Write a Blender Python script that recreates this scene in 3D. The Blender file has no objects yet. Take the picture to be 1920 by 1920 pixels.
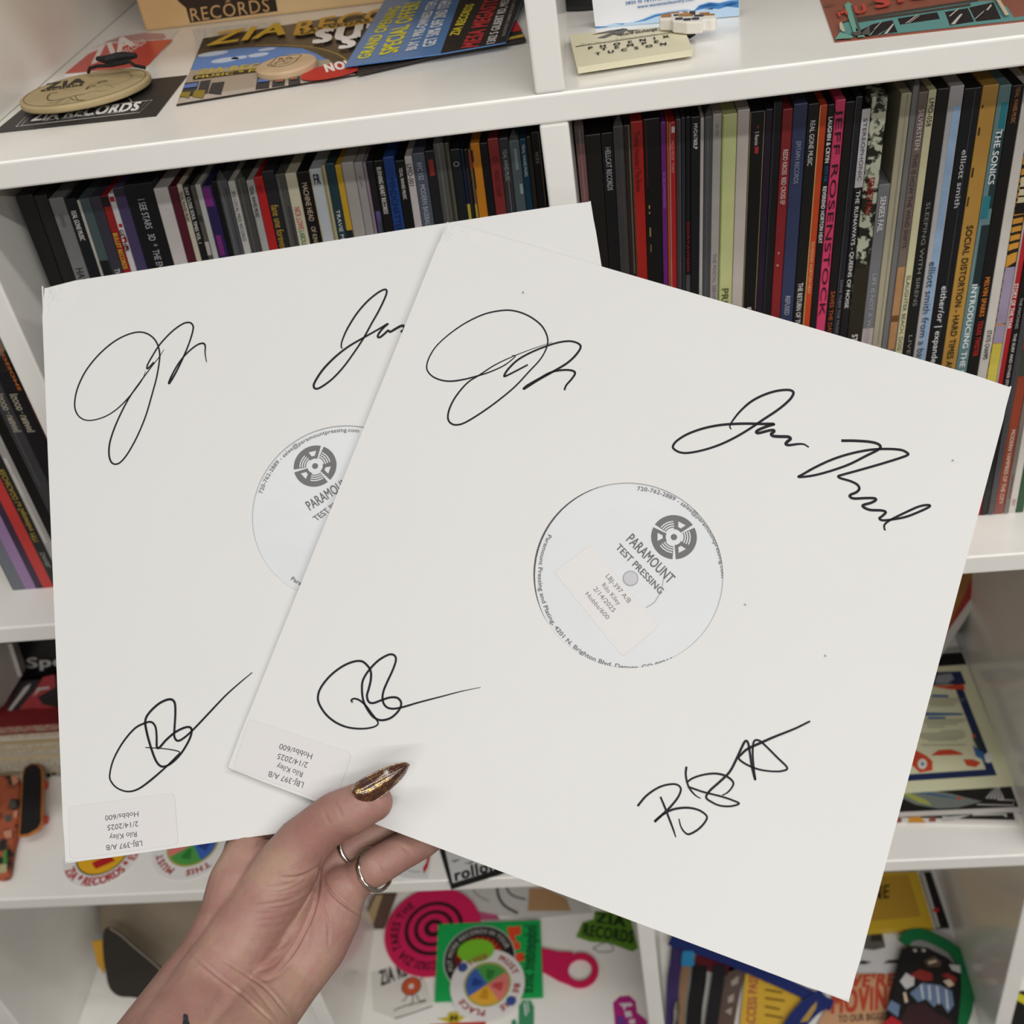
import bpy, bmesh, math, random
import numpy as np
from mathutils import Vector, Matrix
random.seed(7)
# ---------------------------------------------------------------- camera
ZO = 1.0752                       # underside of the second shelf board above the floor
PX, PZ, TH, DEPTH = 0.353337, 0.351125, 0.016125, 0.39
F = 2137.42                       # focal length in pixels of the 1920 frame
CAM = np.array([0.0406587, -0.6172622, 0.2131910 + ZO])
RC = np.array([[0.98991939, 0.0806983, 0.11639322],
               [0.04223845, 0.61619552, -0.78645979],
               [-0.13518695, 0.78344807, 0.60657532]])
scene = bpy.context.scene
COL = scene.collection
cd = bpy.data.cameras.new('camera'); cam = bpy.data.objects.new('camera', cd); COL.objects.link(cam)
cd.sensor_width = 36; cd.sensor_fit = 'HORIZONTAL'; cd.lens = F / 1920 * 36; cd.clip_start = .01
M = Matrix.Identity(4)
for i in range(3):
    for j in range(3): M[i][j] = RC[i, j]
    M[i][3] = CAM[i]
cam.matrix_world = M
cd.dof.use_dof = True; cd.dof.focus_distance = 0.585; cd.dof.aperture_fstop = 11.5
scene.camera = cam
# ---------------------------------------------------------------- light
w = bpy.data.worlds.new('room'); scene.world = w; w.use_nodes = True
bg = w.node_tree.nodes['Background']; bg.inputs[0].default_value = (1.0, .985, .965, 1); bg.inputs[1].default_value = .14
def area(name, loc, size, power, color, target):
    l = bpy.data.lights.new(name, 'AREA'); l.shape = 'RECTANGLE'; l.size, l.size_y = size; l.energy = power; l.color = color
    o = bpy.data.objects.new(name, l); COL.objects.link(o); o.location = loc
    o.rotation_euler = (Vector(target) - Vector(loc)).to_track_quat('-Z', 'Y').to_euler()
LC = (1, .985, .955)
area('ceiling_tube_row', (.55, -.60, 2.65), (3.8, .12), 26, LC, (.55, -.59, 0))
area('ceiling_tube_row', (1.2, -1.9, 2.65), (2.6, .12), 44, LC, (1.2, -1.89, 0))
area('ceiling_tube_row', (.8, -3.6, 2.65), (3.8, .12), 118, LC, (.8, -3.59, 0))
scene.view_settings.view_transform = 'Standard'; scene.view_settings.look = 'None'
scene.view_settings.exposure = -0.12; scene.view_settings.gamma = 1; scene.view_settings.use_curve_mapping = False
# ---------------------------------------------------------------- helpers
def V(p): return np.array(p, float)
def ray(u):
    return RC @ np.array([(u[0] - 960) / F, -(u[1] - 960) / F, -1.0])
def hitp(u, o, n):
    d = ray(u); return CAM + d * (np.dot(V(o) - CAM, n) / np.dot(d, n))
def hitz(u, z): return hitp(u, (0, 0, z), V((0, 0, 1)))
def hity(u, y): return hitp(u, (0, y, 0), V((0, 1, 0)))
def at(u, depth): return CAM + ray(u) * depth
def crop(x0, y0, s):
    return lambda *pts: [(x0 + p[0] / s, y0 + p[1] / s) for p in pts] if len(pts) > 1 else (x0 + pts[0][0] / s, y0 + pts[0][1] / s)
def lin(h):
    if not isinstance(h, str): return tuple(h)
    h = h.lstrip('#'); r = []
    if len(h) == 3: h = ''.join(c + c for c in h)
    for i in (0, 2, 4):
        c = int(h[i:i + 2], 16) / 255; r.append(c / 12.92 if c <= .04045 else ((c + .055) / 1.055) ** 2.4)
    return tuple(r)
MATS = {}
def mat(color, rough=.55, spec=.4, bump=0, bscale=300, var=0.0, vscale=60, metal=0, coat=0, c2=None, mix=None):
    key = (color, rough, spec, bump, bscale, var, vscale, metal, coat, c2, str(mix))
    if key in MATS: return MATS[key]
    m = bpy.data.materials.new('m_%d' % len(MATS)); m.use_nodes = True; nt = m.node_tree; b = nt.nodes['Principled BSDF']
    c = lin(color); b.inputs['Base Color'].default_value = (*c, 1); b.inputs['Roughness'].default_value = rough
    b.inputs['Specular IOR Level'].default_value = spec; b.inputs['Metallic'].default_value = metal
    if coat: b.inputs['Coat Weight'].default_value = coat; b.inputs['Coat Roughness'].default_value = .12
    tc = nt.nodes.new('ShaderNodeTexCoord')
    if bump:
        n = nt.nodes.new('ShaderNodeTexNoise'); n.inputs['Scale'].default_value = bscale; n.inputs['Detail'].default_value = 4
        bp = nt.nodes.new('ShaderNodeBump'); bp.inputs['Strength'].default_value = bump; bp.inputs['Distance'].default_value = .001
        nt.links.new(tc.outputs['Object'], n.inputs['Vector']); nt.links.new(n.outputs['Fac'], bp.inputs['Height']); nt.links.new(bp.outputs['Normal'], b.inputs['Normal'])
    if var or c2:
        n = nt.nodes.new('ShaderNodeTexNoise'); n.inputs['Scale'].default_value = vscale; n.inputs['Detail'].default_value = 5
        nt.links.new(tc.outputs['Object'], n.inputs['Vector'])
        cr = nt.nodes.new('ShaderNodeValToRGB'); lo, hi = mix or (.35, .65)
        cr.color_ramp.elements[0].position = lo; cr.color_ramp.elements[1].position = hi
        d = lin(c2) if c2 else tuple(x * (1 - var) for x in c)
        cr.color_ramp.elements[0].color = (*d, 1); cr.color_ramp.elements[1].color = (*c, 1)
        nt.links.new(n.outputs['Fac'], cr.inputs['Fac']); nt.links.new(cr.outputs['Color'], b.inputs['Base Color'])
    MATS[key] = m; return m
def film_mat():
    if 'film' in MATS: return MATS['film']
    m = bpy.data.materials.new('m_clear_film'); m.use_nodes = True; nt = m.node_tree; nt.nodes.remove(nt.nodes['Principled BSDF'])
    out = nt.nodes['Material Output']; t = nt.nodes.new('ShaderNodeBsdfTransparent'); g = nt.nodes.new('ShaderNodeBsdfGlossy'); g.inputs['Roughness'].default_value = .4
    d = nt.nodes.new('ShaderNodeBsdfDiffuse'); d.inputs[0].default_value = (.8, .82, .86, 1)
    mx = nt.nodes.new('ShaderNodeMixShader'); mx2 = nt.nodes.new('ShaderNodeMixShader'); mx.inputs[0].default_value = .03; mx2.inputs[0].default_value = .012
    tc = nt.nodes.new('ShaderNodeTexCoord'); n = nt.nodes.new('ShaderNodeTexNoise'); n.inputs['Scale'].default_value = 28; n.inputs['Detail'].default_value = 2
    bp = nt.nodes.new('ShaderNodeBump'); bp.inputs['Strength'].default_value = .5; bp.inputs['Distance'].default_value = .004
    nt.links.new(tc.outputs['Object'], n.inputs['Vector']); nt.links.new(n.outputs['Fac'], bp.inputs['Height']); nt.links.new(bp.outputs['Normal'], g.inputs['Normal'])
    nt.links.new(t.outputs[0], mx.inputs[1]); nt.links.new(g.outputs[0], mx.inputs[2]); nt.links.new(mx.outputs[0], mx2.inputs[1]); nt.links.new(d.outputs[0], mx2.inputs[2]); nt.links.new(mx2.outputs[0], out.inputs[0])
    MATS['film'] = m; return m
def link(name, verts, faces, m, parent=None, origin=None, smooth=False):
    o_ = V(origin) if origin is not None else (V(parent.get('_o', (0, 0, 0))) if parent else V((0, 0, 0)))
    me = bpy.data.meshes.new(name); me.from_pydata([tuple(V(v) - o_) for v in verts], [], [tuple(f) for f in faces]); me.update()
    if m: me.materials.append(m)
    if smooth:
        for p in me.polygons: p.use_smooth = True
    ob = bpy.data.objects.new(name, me); COL.objects.link(ob)
    if parent: ob.parent = parent
    else: ob.location = o_
    ob['_o'] = tuple(o_)
    return ob
LABELS = {}
def tag(o, label, cat, group=None):
    o['label'] = label; o['category'] = cat
    if group: o['group'] = group
    return o
def thing(name, label, cat, origin, group=None):
    o = bpy.data.objects.new(name, None); COL.objects.link(o); o.location = tuple(origin); o.empty_display_size = .02
    o['_o'] = tuple(float(x) for x in origin); return tag(o, label, cat, group)
def slab_vf(top, n, th):
    """prism under polygon `top` (list of 3D points), thickness th along -n"""
    n = V(n); k = len(top); vs = [V(p) for p in top] + [V(p) - n * th for p in top]
    a = sum(np.cross(vs[i] - vs[0], vs[i + 1] - vs[0]) for i in range(1, k - 1))
    if np.dot(a, n) < 0: vs = vs[:k][::-1] + vs[k:][::-1]
    fs = [tuple(range(k)), tuple(range(2 * k - 1, k - 1, -1))] + [(i, k + i, k + (i + 1) % k, (i + 1) % k) for i in range(k)]
    return vs, fs
def box_vf(x0, x1, y0, y1, z0, z1):
    vs = [(x, y, z) for z in (z0, z1) for y in (y0, y1) for x in (x0, x1)]
    return vs, [(0, 2, 3, 1), (4, 5, 7, 6), (0, 1, 5, 4), (2, 6, 7, 3), (0, 4, 6, 2), (1, 3, 7, 5)]
def bevel(o, wd=.0012, seg=2):
    m = o.modifiers.new('bevel', 'BEVEL'); m.width = wd; m.segments = seg; m.limit_method = 'ANGLE'; return o
def tube_vf(pts, r, k=8):
    pts = [V(p) for p in pts]; vs = []; fs = []; n = len(pts); up = V((.13, .2, .97))
    for i, p in enumerate(pts):
        t = pts[min(i + 1, n - 1)] - pts[max(i - 1, 0)]; t = t / (np.linalg.norm(t) + 1e-12)
        a = np.cross(t, up); a /= np.linalg.norm(a) + 1e-12; b = np.cross(t, a); rr = r[i] if hasattr(r, '__len__') else r
        vs += [p + rr * (math.cos(2 * math.pi * j / k) * a + math.sin(2 * math.pi * j / k) * b) for j in range(k)]
    for i in range(n - 1):
        for j in range(k): fs.append((i * k + j, i * k + (j + 1) % k, (i + 1) * k + (j + 1) % k, (i + 1) * k + j))
    fs.append(tuple(range(k))[::-1]); fs.append(tuple(range((n - 1) * k, n * k)))
    return vs, fs
def spline(pts, seg=6, closed=False):
    P = [V(p) for p in pts]; n = len(P); out = []
    rng = n if closed else n - 1
    for i in range(rng):
        p1, p2 = P[i % n], P[(i + 1) % n]
        p0 = P[(i - 1) % n] if (closed or i > 0) else 2 * p1 - p2
        p3 = P[(i + 2) % n] if (closed or i + 2 < n) else 2 * p2 - p1
        for k in range(seg):
            t = k / seg; out.append(.5 * ((2 * p1) + (p2 - p0) * t + (2 * p0 - 5 * p1 + 4 * p2 - p3) * t * t + (3 * p1 - p0 - 3 * p2 + p3) * t ** 3))
    if not closed: out.append(P[-1])
    return out
# ---- lettering: glyph outlines of the built-in font, cached
GL = {}; ADV = {}
def glyph(ch, bold=0.0):
    k = (ch, bold)
    if k in GL: return GL[k]
    if bold:                                        # heavier weight: the outline repeated a hair to either side
        v, f, adv = glyph(ch); vs, fs = [], []
        for q_, (dx, dy) in enumerate(((-1, -.5), (1, -.5), (0, .6), (-1, .5), (1, .5))):
            n = len(vs); vs += [(p[0] + dx * bold * .9, p[1] + dy * bold * .9, q_ * .12) for p in v]; fs += [tuple(i + n for i in q) for q in f]
        GL[k] = (vs, fs, adv + bold * 1.2); return GL[k]
    def mesh_of(s):
        cu = bpy.data.curves.new('glyph', 'FONT'); cu.body = s; cu.size = 1; cu.resolution_u = 3; cu.fill_mode = 'FRONT'
        ob = bpy.data.objects.new('glyph', cu); COL.objects.link(ob)
        dg = bpy.context.evaluated_depsgraph_get(); me = bpy.data.meshes.new_from_object(ob.evaluated_get(dg))
        v = [(q.co.x, q.co.y, 0.0) for q in me.vertices]; f = [tuple(p.vertices) for p in me.polygons]
        bpy.data.objects.remove(ob); bpy.data.curves.remove(cu); bpy.data.meshes.remove(me); return v, f
    wid = lambda v: max(a[0] for a in v) - min(a[0] for a in v)
    v, f = mesh_of(ch) if ch != ' ' else ([], [])
    if ch not in ADV:
        if 'H' not in ADV: ADV['H'] = 0; ADV['HH'] = wid(mesh_of('HH')[0]) if True else 0; ADV['H'] = wid(mesh_of('HHH')[0]) - ADV['HH']
        ADV[ch] = wid(mesh_of('H' + ch + 'H')[0]) - ADV['HH'] + (0 if not bold else -2 * bold * 0)
    adv = ADV[ch] + bold
    GL[k] = (v, f, adv); return GL[k]
for ch_ in " !\"%&'()*,-./0123456789:@ABCDEFGHIJKLMNOPQRSTUVWXYZ[]abcdefghijklmnopqrstuvwxyz|": glyph(ch_)
CAPH = None
def caph():
    global CAPH
    if CAPH is None: CAPH = max(a[1] for a in glyph('H')[0])
    return CAPH
def layout(s, bold=0, track=0):
    vs, fs, x = [], [], 0.0
    for ch in s:
        v, f, adv = glyph(ch, bold); b = len(vs)
        vs += [(a[0] + x, a[1], a[2]) for a in v]; fs += [tuple(i + b for i in t) for t in f]; x += adv + track
    x0 = min(a[0] for a in vs); x1 = max(a[0] for a in vs); h = caph()
    return [((a[0] - x0) / (x1 - x0), a[1] / h, a[2]) for a in vs], fs
LAY = 0.00012
class Plane:
    """a flat face of a thing: prints are laid on it a tenth of a millimetre proud"""
    def __init__(s, o, n, parent): s.o = V(o); s.n = V(n) / np.linalg.norm(n); s.p = parent; s.k = 0
    def h(s, u, k=0): return hitp(u, s.o + s.n * LAY * k, s.n)
    def nk(s, layer):
        s.k += 1; return layer if layer is not None else 1 + s.k * .35
    def poly(s, name, px, color, layer=None, m=None):
        k = s.nk(layer); pts = [s.h(u, 0) + s.n * LAY * k for u in px]
        vs, fs = slab_vf(pts, s.n, LAY * .3)
        return link(name, vs, fs, m or mat(color, .5), s.p)
    def polys(s, name, pls, color, layer=None):
        k = s.nk(layer)
        for px in pls: s.poly(name, px, color, k)
    def text(s, string, A, B, C, color, bold=0, layer=None, track=0, name='lettering', rough=.5):
        """A,B = baseline start and end, C = a point one cap-height above A (pixels)"""
        k = s.nk(layer); a, b, c = s.h(A), s.h(B), s.h(C); v, f = layout(string, bold, track)
        vs = [a + p[0] * (b - a) + p[1] * (c - a) + s.n * LAY * (k + p[2]) for p in v]
        return link(name, vs, f, mat(color, rough), s.p)
    def stroke(s, name, px, wpx, color, layer=None, taper=False, seg=5, m=None, raw=False):
        k = s.nk(layer); q = [V(p) for p in px] if raw else spline(px, seg); pts = [s.h(u) for u in q]; n = len(pts); vs, fs = [], []
        for i, p in enumerate(pts):
            t = pts[min(i + 1, n - 1)] - pts[max(i - 1, 0)]; t /= np.linalg.norm(t) + 1e-12; a = np.cross(s.n, t)
            wv = np.interp(i / (n - 1), np.linspace(0, 1, len(wpx)), wpx) if hasattr(wpx, '__len__') else wpx
            d = np.dot(p - CAM, -RC[:, 2]); r = wv * .5 * d / F
            vs += [p + a * r + s.n * LAY * k, p - a * r + s.n * LAY * k]
        for i in range(n - 1): fs.append((2 * i, 2 * i + 1, 2 * i + 3, 2 * i + 2))
        return link(name, vs, fs, m or mat(color, .45), s.p)
    def basis(s):
        a = np.cross(s.n, V((0, 1, 0))); a /= np.linalg.norm(a); a = -a if a[0] < 0 else a; return a, np.cross(s.n, a)
    def ring(s, name, c, r0, r1, color, a0=0, a1=360, layer=None, seg=48, m=None):
        k = s.nk(layer); c = s.h(c) if len(c) == 2 else V(c); U, W = s.basis(); n = max(3, int(seg * abs(a1 - a0) / 360)); vs, fs = [], []
        for i in range(n + 1):
            t = math.radians(a0 + (a1 - a0) * i / n); d = U * math.cos(t) + W * math.sin(t)
            vs += [c + d * r0 + s.n * LAY * k, c + d * r1 + s.n * LAY * k]
        for i in range(n): fs.append((2 * i, 2 * i + 1, 2 * i + 3, 2 * i + 2))
        return link(name, vs, fs, m or mat(color, .5), s.p)
    def ang(s, c, u):
        c = s.h(c) if len(c) == 2 else V(c); d = s.h(u) - c; U, W = s.basis(); return math.degrees(math.atan2(np.dot(d, W), np.dot(d, U))), np.linalg.norm(d)
    def arc_text(s, string, c, r, a_start, size, color, inward=False, bold=0, layer=None, sweep=None, name='lettering'):
        """letters around a circle: clockwise with tops outward, or anticlockwise with tops inward; r = baseline radius, size = cap height"""
        k = s.nk(layer); c = s.h(c) if len(c) == 2 else V(c); U, W = s.basis(); sc = size / caph(); tot = sum(glyph(ch, bold)[2] for ch in string) * sc
        fit = 1.0 if sweep is None else math.radians(sweep) * r / tot
        vs, fs, x = [], [], 0
        for ch in string:
            v, f, adv = glyph(ch, bold); mid = (x + adv * sc / 2) * fit
            t = math.radians(a_start) + (mid / r if inward else -mid / r)
            out = U * math.cos(t) + W * math.sin(t); tan = np.cross(s.n, out) * (1 if inward else -1); up = -out if inward else out
            b = len(vs); vs += [c + out * r + tan * ((p[0] - adv / 2) * sc * fit) + up * p[1] * sc + s.n * LAY * (k + p[2]) for p in v]; fs += [tuple(i + b for i in g) for g in f]; x += adv * sc
        return link(name, vs, fs, mat(color, .5), s.p)
def card(name, label, cat, px, z, th, color, group=None, rough=.45, body='sheet', m=None, var=0):
    """flat card lying on a horizontal surface at height z; px = outline of its top face"""
    top = [hitz(u, z + th) for u in px]; c = sum(top) / len(top); c[2] = z
    t = thing(name, label, cat, c, group)
    vs, fs = slab_vf(top, (0, 0, 1), th); link(body, vs, fs, m or mat(color, rough, var=var), t)
    return t, Plane((0, 0, z + th), (0, 0, 1), t)
def rrect(q, f=.12, seg=4):
    """round the corners of a pixel quad"""
    out = []; n = len(q)
    for i in range(n):
        p = V(q[i]); a = V(q[i - 1]); b = V(q[(i + 1) % n]); ff = f[i] if hasattr(f, '__len__') else f
        if ff <= 0: out.append(tuple(p)); continue
        L = min(np.linalg.norm(a - p), np.linalg.norm(b - p)) * ff
        pa = p + (a - p) / np.linalg.norm(a - p) * L; pb = p + (b - p) / np.linalg.norm(b - p) * L
        for k in range(seg + 1):
            t = k / seg; out.append(tuple((1 - t) ** 2 * pa + 2 * t * (1 - t) * p + t * t * pb))
    return out
def ell(c, rx, ry, rot=0, n=28, a0=0, a1=360):
    r = math.radians(rot); o = []
    for i in range(n if a1 - a0 >= 360 else n + 1):
        t = math.radians(a0 + (a1 - a0) * i / n); x, y = rx * math.cos(t), ry * math.sin(t); o.append((c[0] + x * math.cos(r) - y * math.sin(r), c[1] + x * math.sin(r) + y * math.cos(r)))
    return o
def disc_vf(c, n, r, th, seg=56, inner=0):
    c, n = V(c), V(n); a = np.cross(n, V((0, 1, 0))); a /= np.linalg.norm(a); b = np.cross(n, a)
    return slab_vf([c + r * (math.cos(2 * math.pi * i / seg) * a + math.sin(2 * math.pi * i / seg) * b) for i in range(seg)], n, th)
# ---------------------------------------------------------------- the setting
Z = lambda k: ZO - k * PZ + TH                    # top face of board k (0 = the one in the upper third of the picture)
Z0, Z1, Z2, Z3 = Z(0), Z(1), Z(2), Z(3)
XL = -2 * PX + TH; XR = 2 * PX                     # inner faces of the outer sides
M_LAM = mat('#f3f0ea', .30, .45, coat=.6, bump=.06, bscale=900, var=.03, vscale=25)
def struct(name, vf, m):
    o = link(name, vf[0], vf[1], m); o['kind'] = 'structure'; return o
struct('floor', box_vf(-2.5, 2.5, -4.0, .46, -.03, 0), mat('#6d655b', .6, var=.2))
struct('wall_back', box_vf(-2.5, 2.5, .44, .50, 0, 2.8), mat('#a29a8e', .8, var=.05))
su = thing('cube_shelf_unit', 'white laminate cube shelving unit with open square cubbies', 'shelving', (0, .2, 0))
def board(name, *b): return bevel(link(name, *box_vf(*b), M_LAM, su), .0016, 3)
board('bottom_board', XL, XR, 0, DEPTH, 0, .038)
board('top_board', XL - .038, XR + .038, 0, DEPTH, Z0 - TH + PZ, Z0 - TH + PZ + .038)
board('side_panel', XL - .038, XL, 0, DEPTH, 0, Z0 - TH + PZ); board('side_panel', XR, XR + .038, 0, DEPTH, 0, Z0 - TH + PZ)
for k in range(3): board('shelf_board', XL, XR, 0, DEPTH, Z(k) - TH, Z(k))
for k in range(4):
    for n in (0, 1, 2):
        x = (n - 1) * PX; top = Z(k) - TH + PZ; board('divider', x, x + TH, .0006, DEPTH, Z(k), top)
# ---------------------------------------------------------------- the two signed test-pressing sleeves
RO, RN = V((0.02897905, -0.18048438, -0.16880206 + ZO)), V((0.06826669, -0.60611955, 0.79243848))
LO, LN = V((-0.25703779, -0.29162889, -0.23369148 + ZO)), V((0.07170872, -0.59703529, 0.79900358))
def board_mat():
    m = mat('#d4d3d1', .5, .3, bump=.05, bscale=700, var=.012, vscale=14); return m
M_BOARD = board_mat(); M_INK = mat('#17141d', .6, .25, var=.3, vscale=160); M_PRINT = '#3a3836'
def worn_mat(tl, edge):
    m = M_BOARD.copy(); m.name = 'm_worn_board'; nt = m.node_tree; b = nt.nodes['Principled BSDF']
    tc = nt.nodes.new('ShaderNodeTexCoord'); dist = nt.nodes.new('ShaderNodeVectorMath'); dist.operation = 'DISTANCE'
    dist.inputs[1].default_value = tuple(tl); nt.links.new(tc.outputs['Object'], dist.inputs[0])
    mp = nt.nodes.new('ShaderNodeMapRange'); mp.inputs['From Min'].default_value = .004; mp.inputs['From Max'].default_value = .022; mp.inputs['To Min'].default_value = 1; mp.inputs['To Max'].default_value = 0
    nt.links.new(dist.outputs['Value'], mp.inputs['Value'])
    n = nt.nodes.new('ShaderNodeTexNoise'); n.inputs['Scale'].default_value = 190; n.inputs['Detail'].default_value = 2; nt.links.new(tc.outputs['Object'], n.inputs['Vector'])
    mu = nt.nodes.new('ShaderNodeMath'); mu.operation = 'MULTIPLY'; nt.links.new(n.outputs['Fac'], mu.inputs[0]); nt.links.new(mp.outputs[0], mu.inputs[1])
    bp = nt.nodes.new('ShaderNodeBump'); bp.inputs['Strength'].default_value = .8; bp.inputs['Distance'].default_value = .0035
    nt.links.new(mu.outputs[0], bp.inputs['Height']); old = b.inputs['Normal'].links[0].from_socket; nt.links.new(old, bp.inputs['Normal']); nt.links.new(bp.outputs['Normal'], b.inputs['Normal'])
    return m
def sleeve(px, o, n, label, rlabel, off_px, corner_cut):
    c4 = [hitp(u, o, n) for u in px]; o0 = sum(c4) / 4
    P = lambda a, b: (1 - a) * (1 - b) * c4[0] + a * (1 - b) * c4[1] + a * b * c4[2] + (1 - a) * b * c4[3]
    t = thing('record_sleeve', label, 'record sleeve', P(.5, 1), 'signed white sleeves held up')
    cen = P(.5, .5); U = c4[1] - c4[0]; U /= np.linalg.norm(U); W = np.cross(n, U); R = .0478
    angs = sorted(set([math.radians(3.75 * i) for i in range(96)])); N = len(angs); sq = []; ci = []
    for t_ in angs:
        x, y = math.cos(t_), math.sin(t_); s = .5 / max(abs(x), abs(y)); a, b = .5 + x * s, .5 - y * s
        for (ca, cb, ka) in corner_cut:
            if abs(a - ca) + abs(b - cb) < 1e-6: a += ka * (.5 - ca); b += ka * (.5 - cb)
        sq.append(P(a, b)); ci.append(cen + R * (x * U + y * W))
    th = .0005; vs = sq + ci + [v - n * th for v in sq] + [v - n * th for v in ci]; fs = []
    for i in range(N):
        j = (i + 1) % N; fs += [(i, j, N + j, N + i), (2 * N + i, 3 * N + i, 3 * N + j, 2 * N + j), (i, 2 * N + i, 2 * N + j, j), (N + i, N + j, 3 * N + j, 3 * N + i)]
    org = V(t['_o']); link('front_panel', vs, fs, worn_mat(c4[0] - org, None), t)
    vs, fs = slab_vf([v - n * .0026 for v in sq], n, th); link('back_panel', vs, fs, M_BOARD, t)
    for i in range(3):                                  # folded edges
        a, b = c4[(i + 1) % 4], c4[(i + 2) % 4]; ins = (P(.5, .5) - (a + b) / 2) * .006
        vs, fs = slab_vf([a + ins * .2 - n * .0005, b + ins * .2 - n * .0005, b + ins - n * .0005, a + ins - n * .0005], n, .0021); link('folded_edge', vs, fs, M_BOARD, t)
    # the record inside, seen through the die-cut hole
    lc = hitp((project(cen)[0] + off_px[0], project(cen)[1] + off_px[1]), o - n * .0011, n)
    r = thing('vinyl_record', rlabel, 'record', lc, 'test pressings in the sleeves')
    vs, fs = disc_vf(lc - n * .0002, n, .150, .0012, 72); link('disc', vs, fs, mat('#0a0a0b', .25), r)
    vs, fs = disc_vf(lc, n, .0492, .00018, 64); link('paper_label', vs, fs, mat('#ced0d2', .4, .4, bump=.25, bscale=22), r)
    pl = Plane(lc, n, r); pl.basis = lambda: (U, W)
    return t, Plane(o, n, t), r, pl, lc, U, W
def project(X):
    q = RC.T @ (V(X) - CAM); return (960 + F * q[0] / -q[2], 960 - F * q[1] / -q[2])
def logo(pl, cpx, rpx, start):
    """round emblem: three reel segments with a window and groove lines each"""
    c = pl.h(cpx); r = rpx * np.dot(c - CAM, -RC[:, 2]) / F; U, W = pl.basis(); paper = '#ced0d2'
    def pt(rr, deg): t = math.radians(start + deg); return c + r * rr * (math.cos(t) * U + math.sin(t) * W)
    def arc(r0, r1, a0, a1): k = max(2, int(abs(a1 - a0) / 6)); return [pt(r1, a0 + (a1 - a0) * i / k) for i in range(k + 1)] + [pt(r0, a1 + (a0 - a1) * i / k) for i in range(k + 1)]
    def put(name, pls, col, lay):
        vs, fs = [], []
        for p in pls: b = len(vs); vs += [q + pl.n * LAY * lay for q in p]; fs.append(tuple(range(b, b + len(p))))
        link(name, vs, fs, mat(col, .5), pl.p)
    put('emblem', [arc(.36, 1, 120 * i + 4, 120 * i + 116) for i in range(3)] + [[pt(.14, 15 * j) for j in range(24)]], M_PRINT, 1.2)
    cut = []
    for i in range(3):
        b = 120 * i
        cut += [arc(.47, .72, b + 14, b + 44)[:] and [pt(.50, b + 22), pt(.50, b + 38), pt(.74, b + 44), pt(.74, b + 16)]]
        cut += [arc(.34, .42, b + 60, b + 117), arc(.47, .52, b + 58, b + 114), arc(.575, .625, b + 60, b + 114), arc(.68, .73, b + 62, b + 113)]
    put('emblem_cutout', cut, paper, 1.7)
def ink(pl, K, pts, wv, **k): pl.stroke('signature', [K(p) for p in pts], wv, '#1b1822', m=M_INK, seg=8, **k)
def round_sticker(pl, K, quad, lines, lay=1.2, edge=True):
    q = rrect([K(p) for p in quad], .11, 5)
    if edge: pl.poly('sticker_edge', [tuple(V(sum(V(a) for a in q) / len(q)) + (V(p) - sum(V(a) for a in q) / len(q)) * 1.006) for p in q], '#b9b7b2', lay - .35)
    pl.poly('sticker', q, '#e9e6e4', lay, m=mat('#d2cfce', .4))
    for s, A, B, C in lines: pl.text(s, K(A), K(B), K(C), '#45444a', .0, lay + .5)
# --- front sleeve (right)
tR, pR, rR, lR, cR, UR, WR = sleeve([(838, 415), (1898, 724), (1592, 1880), (425, 1440)], RO, RN,
    'signed white record sleeve with four signatures, in front, gripped by the thumb', 'test pressing with full white centre label, inside the front sleeve', (8, 3.5), [(1, 0, .006), (0, 1, .003), (0, 0, .006), (1, 1, .006)])
K = crop(780, 560, 5.818)
ink(pR, K, [(1045, 622), (1085, 622), (1060, 655), (960, 730), (820, 795), (690, 838), (540, 878), (400, 900), (290, 893), (190, 855), (130, 795), (118, 730), (150, 630), (230, 510), (380, 375), (560, 255), (760, 165), (960, 128), (1100, 140), (1240, 195), (1360, 285), (1420, 380), (1438, 470), (1415, 560), (1350, 670), (1230, 800), (1080, 960), (900, 1110), (720, 1240), (540, 1350), (440, 1378), (375, 1355), (348, 1295), (370, 1190), (440, 1060), (560, 920), (690, 835), (860, 725), (1060, 630), (1280, 545), (1490, 475)], [1, 2.6, 3.4, 2.8, 2.4, 3.2, 3.2, 2.6, 3.2, 3.6, 3.4, 2.6, .8])
ink(pR, K, [(1220, 722), (1100, 785), (980, 845), (965, 835), (1010, 765), (1110, 670), (1250, 590), (1420, 520), (1560, 478), (1680, 465), (1770, 490), (1795, 535), (1740, 620), (1640, 710), (1480, 805), (1330, 890), (1180, 985), (1210, 950), (1330, 880), (1470, 805), (1600, 780), (1700, 785), (1735, 815), (1700, 875), (1640, 945), (1618, 1000)], [3.2, 4, 3.6, 4, 4.4, 3.8, 4.2, 3.4])
K = crop(1240, 720, 6.4)
ink(pR, K, [(838, 545), (822, 510), (850, 450), (940, 335), (1060, 225), (1200, 145), (1360, 90), (1500, 72), (1570, 85), (1582, 125), (1530, 200), (1400, 310), (1220, 430), (1050, 545), (880, 645), (700, 730), (500, 795), (320, 828), (220, 820), (150, 780), (142, 740), (190, 680), (320, 600), (520, 530), (740, 490), (980, 477), (1200, 480), (1350, 482), (1280, 505), (1170, 550), (1140, 578), (1170, 590), (1290, 560), (1345, 555), (1350, 575), (1320, 600), (1340, 625), (1420, 632), (1520, 635), (1548, 660), (1510, 695), (1495, 720), (1530, 735), (1640, 722), (1710, 725), (1770, 760)], [2, 4.6, 4.8, 4.6, 4.2, 4.2, 5, 5.6, 5.2, 6, 6, 2.5])
K = crop(1480, 800, 6.857)
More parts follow.
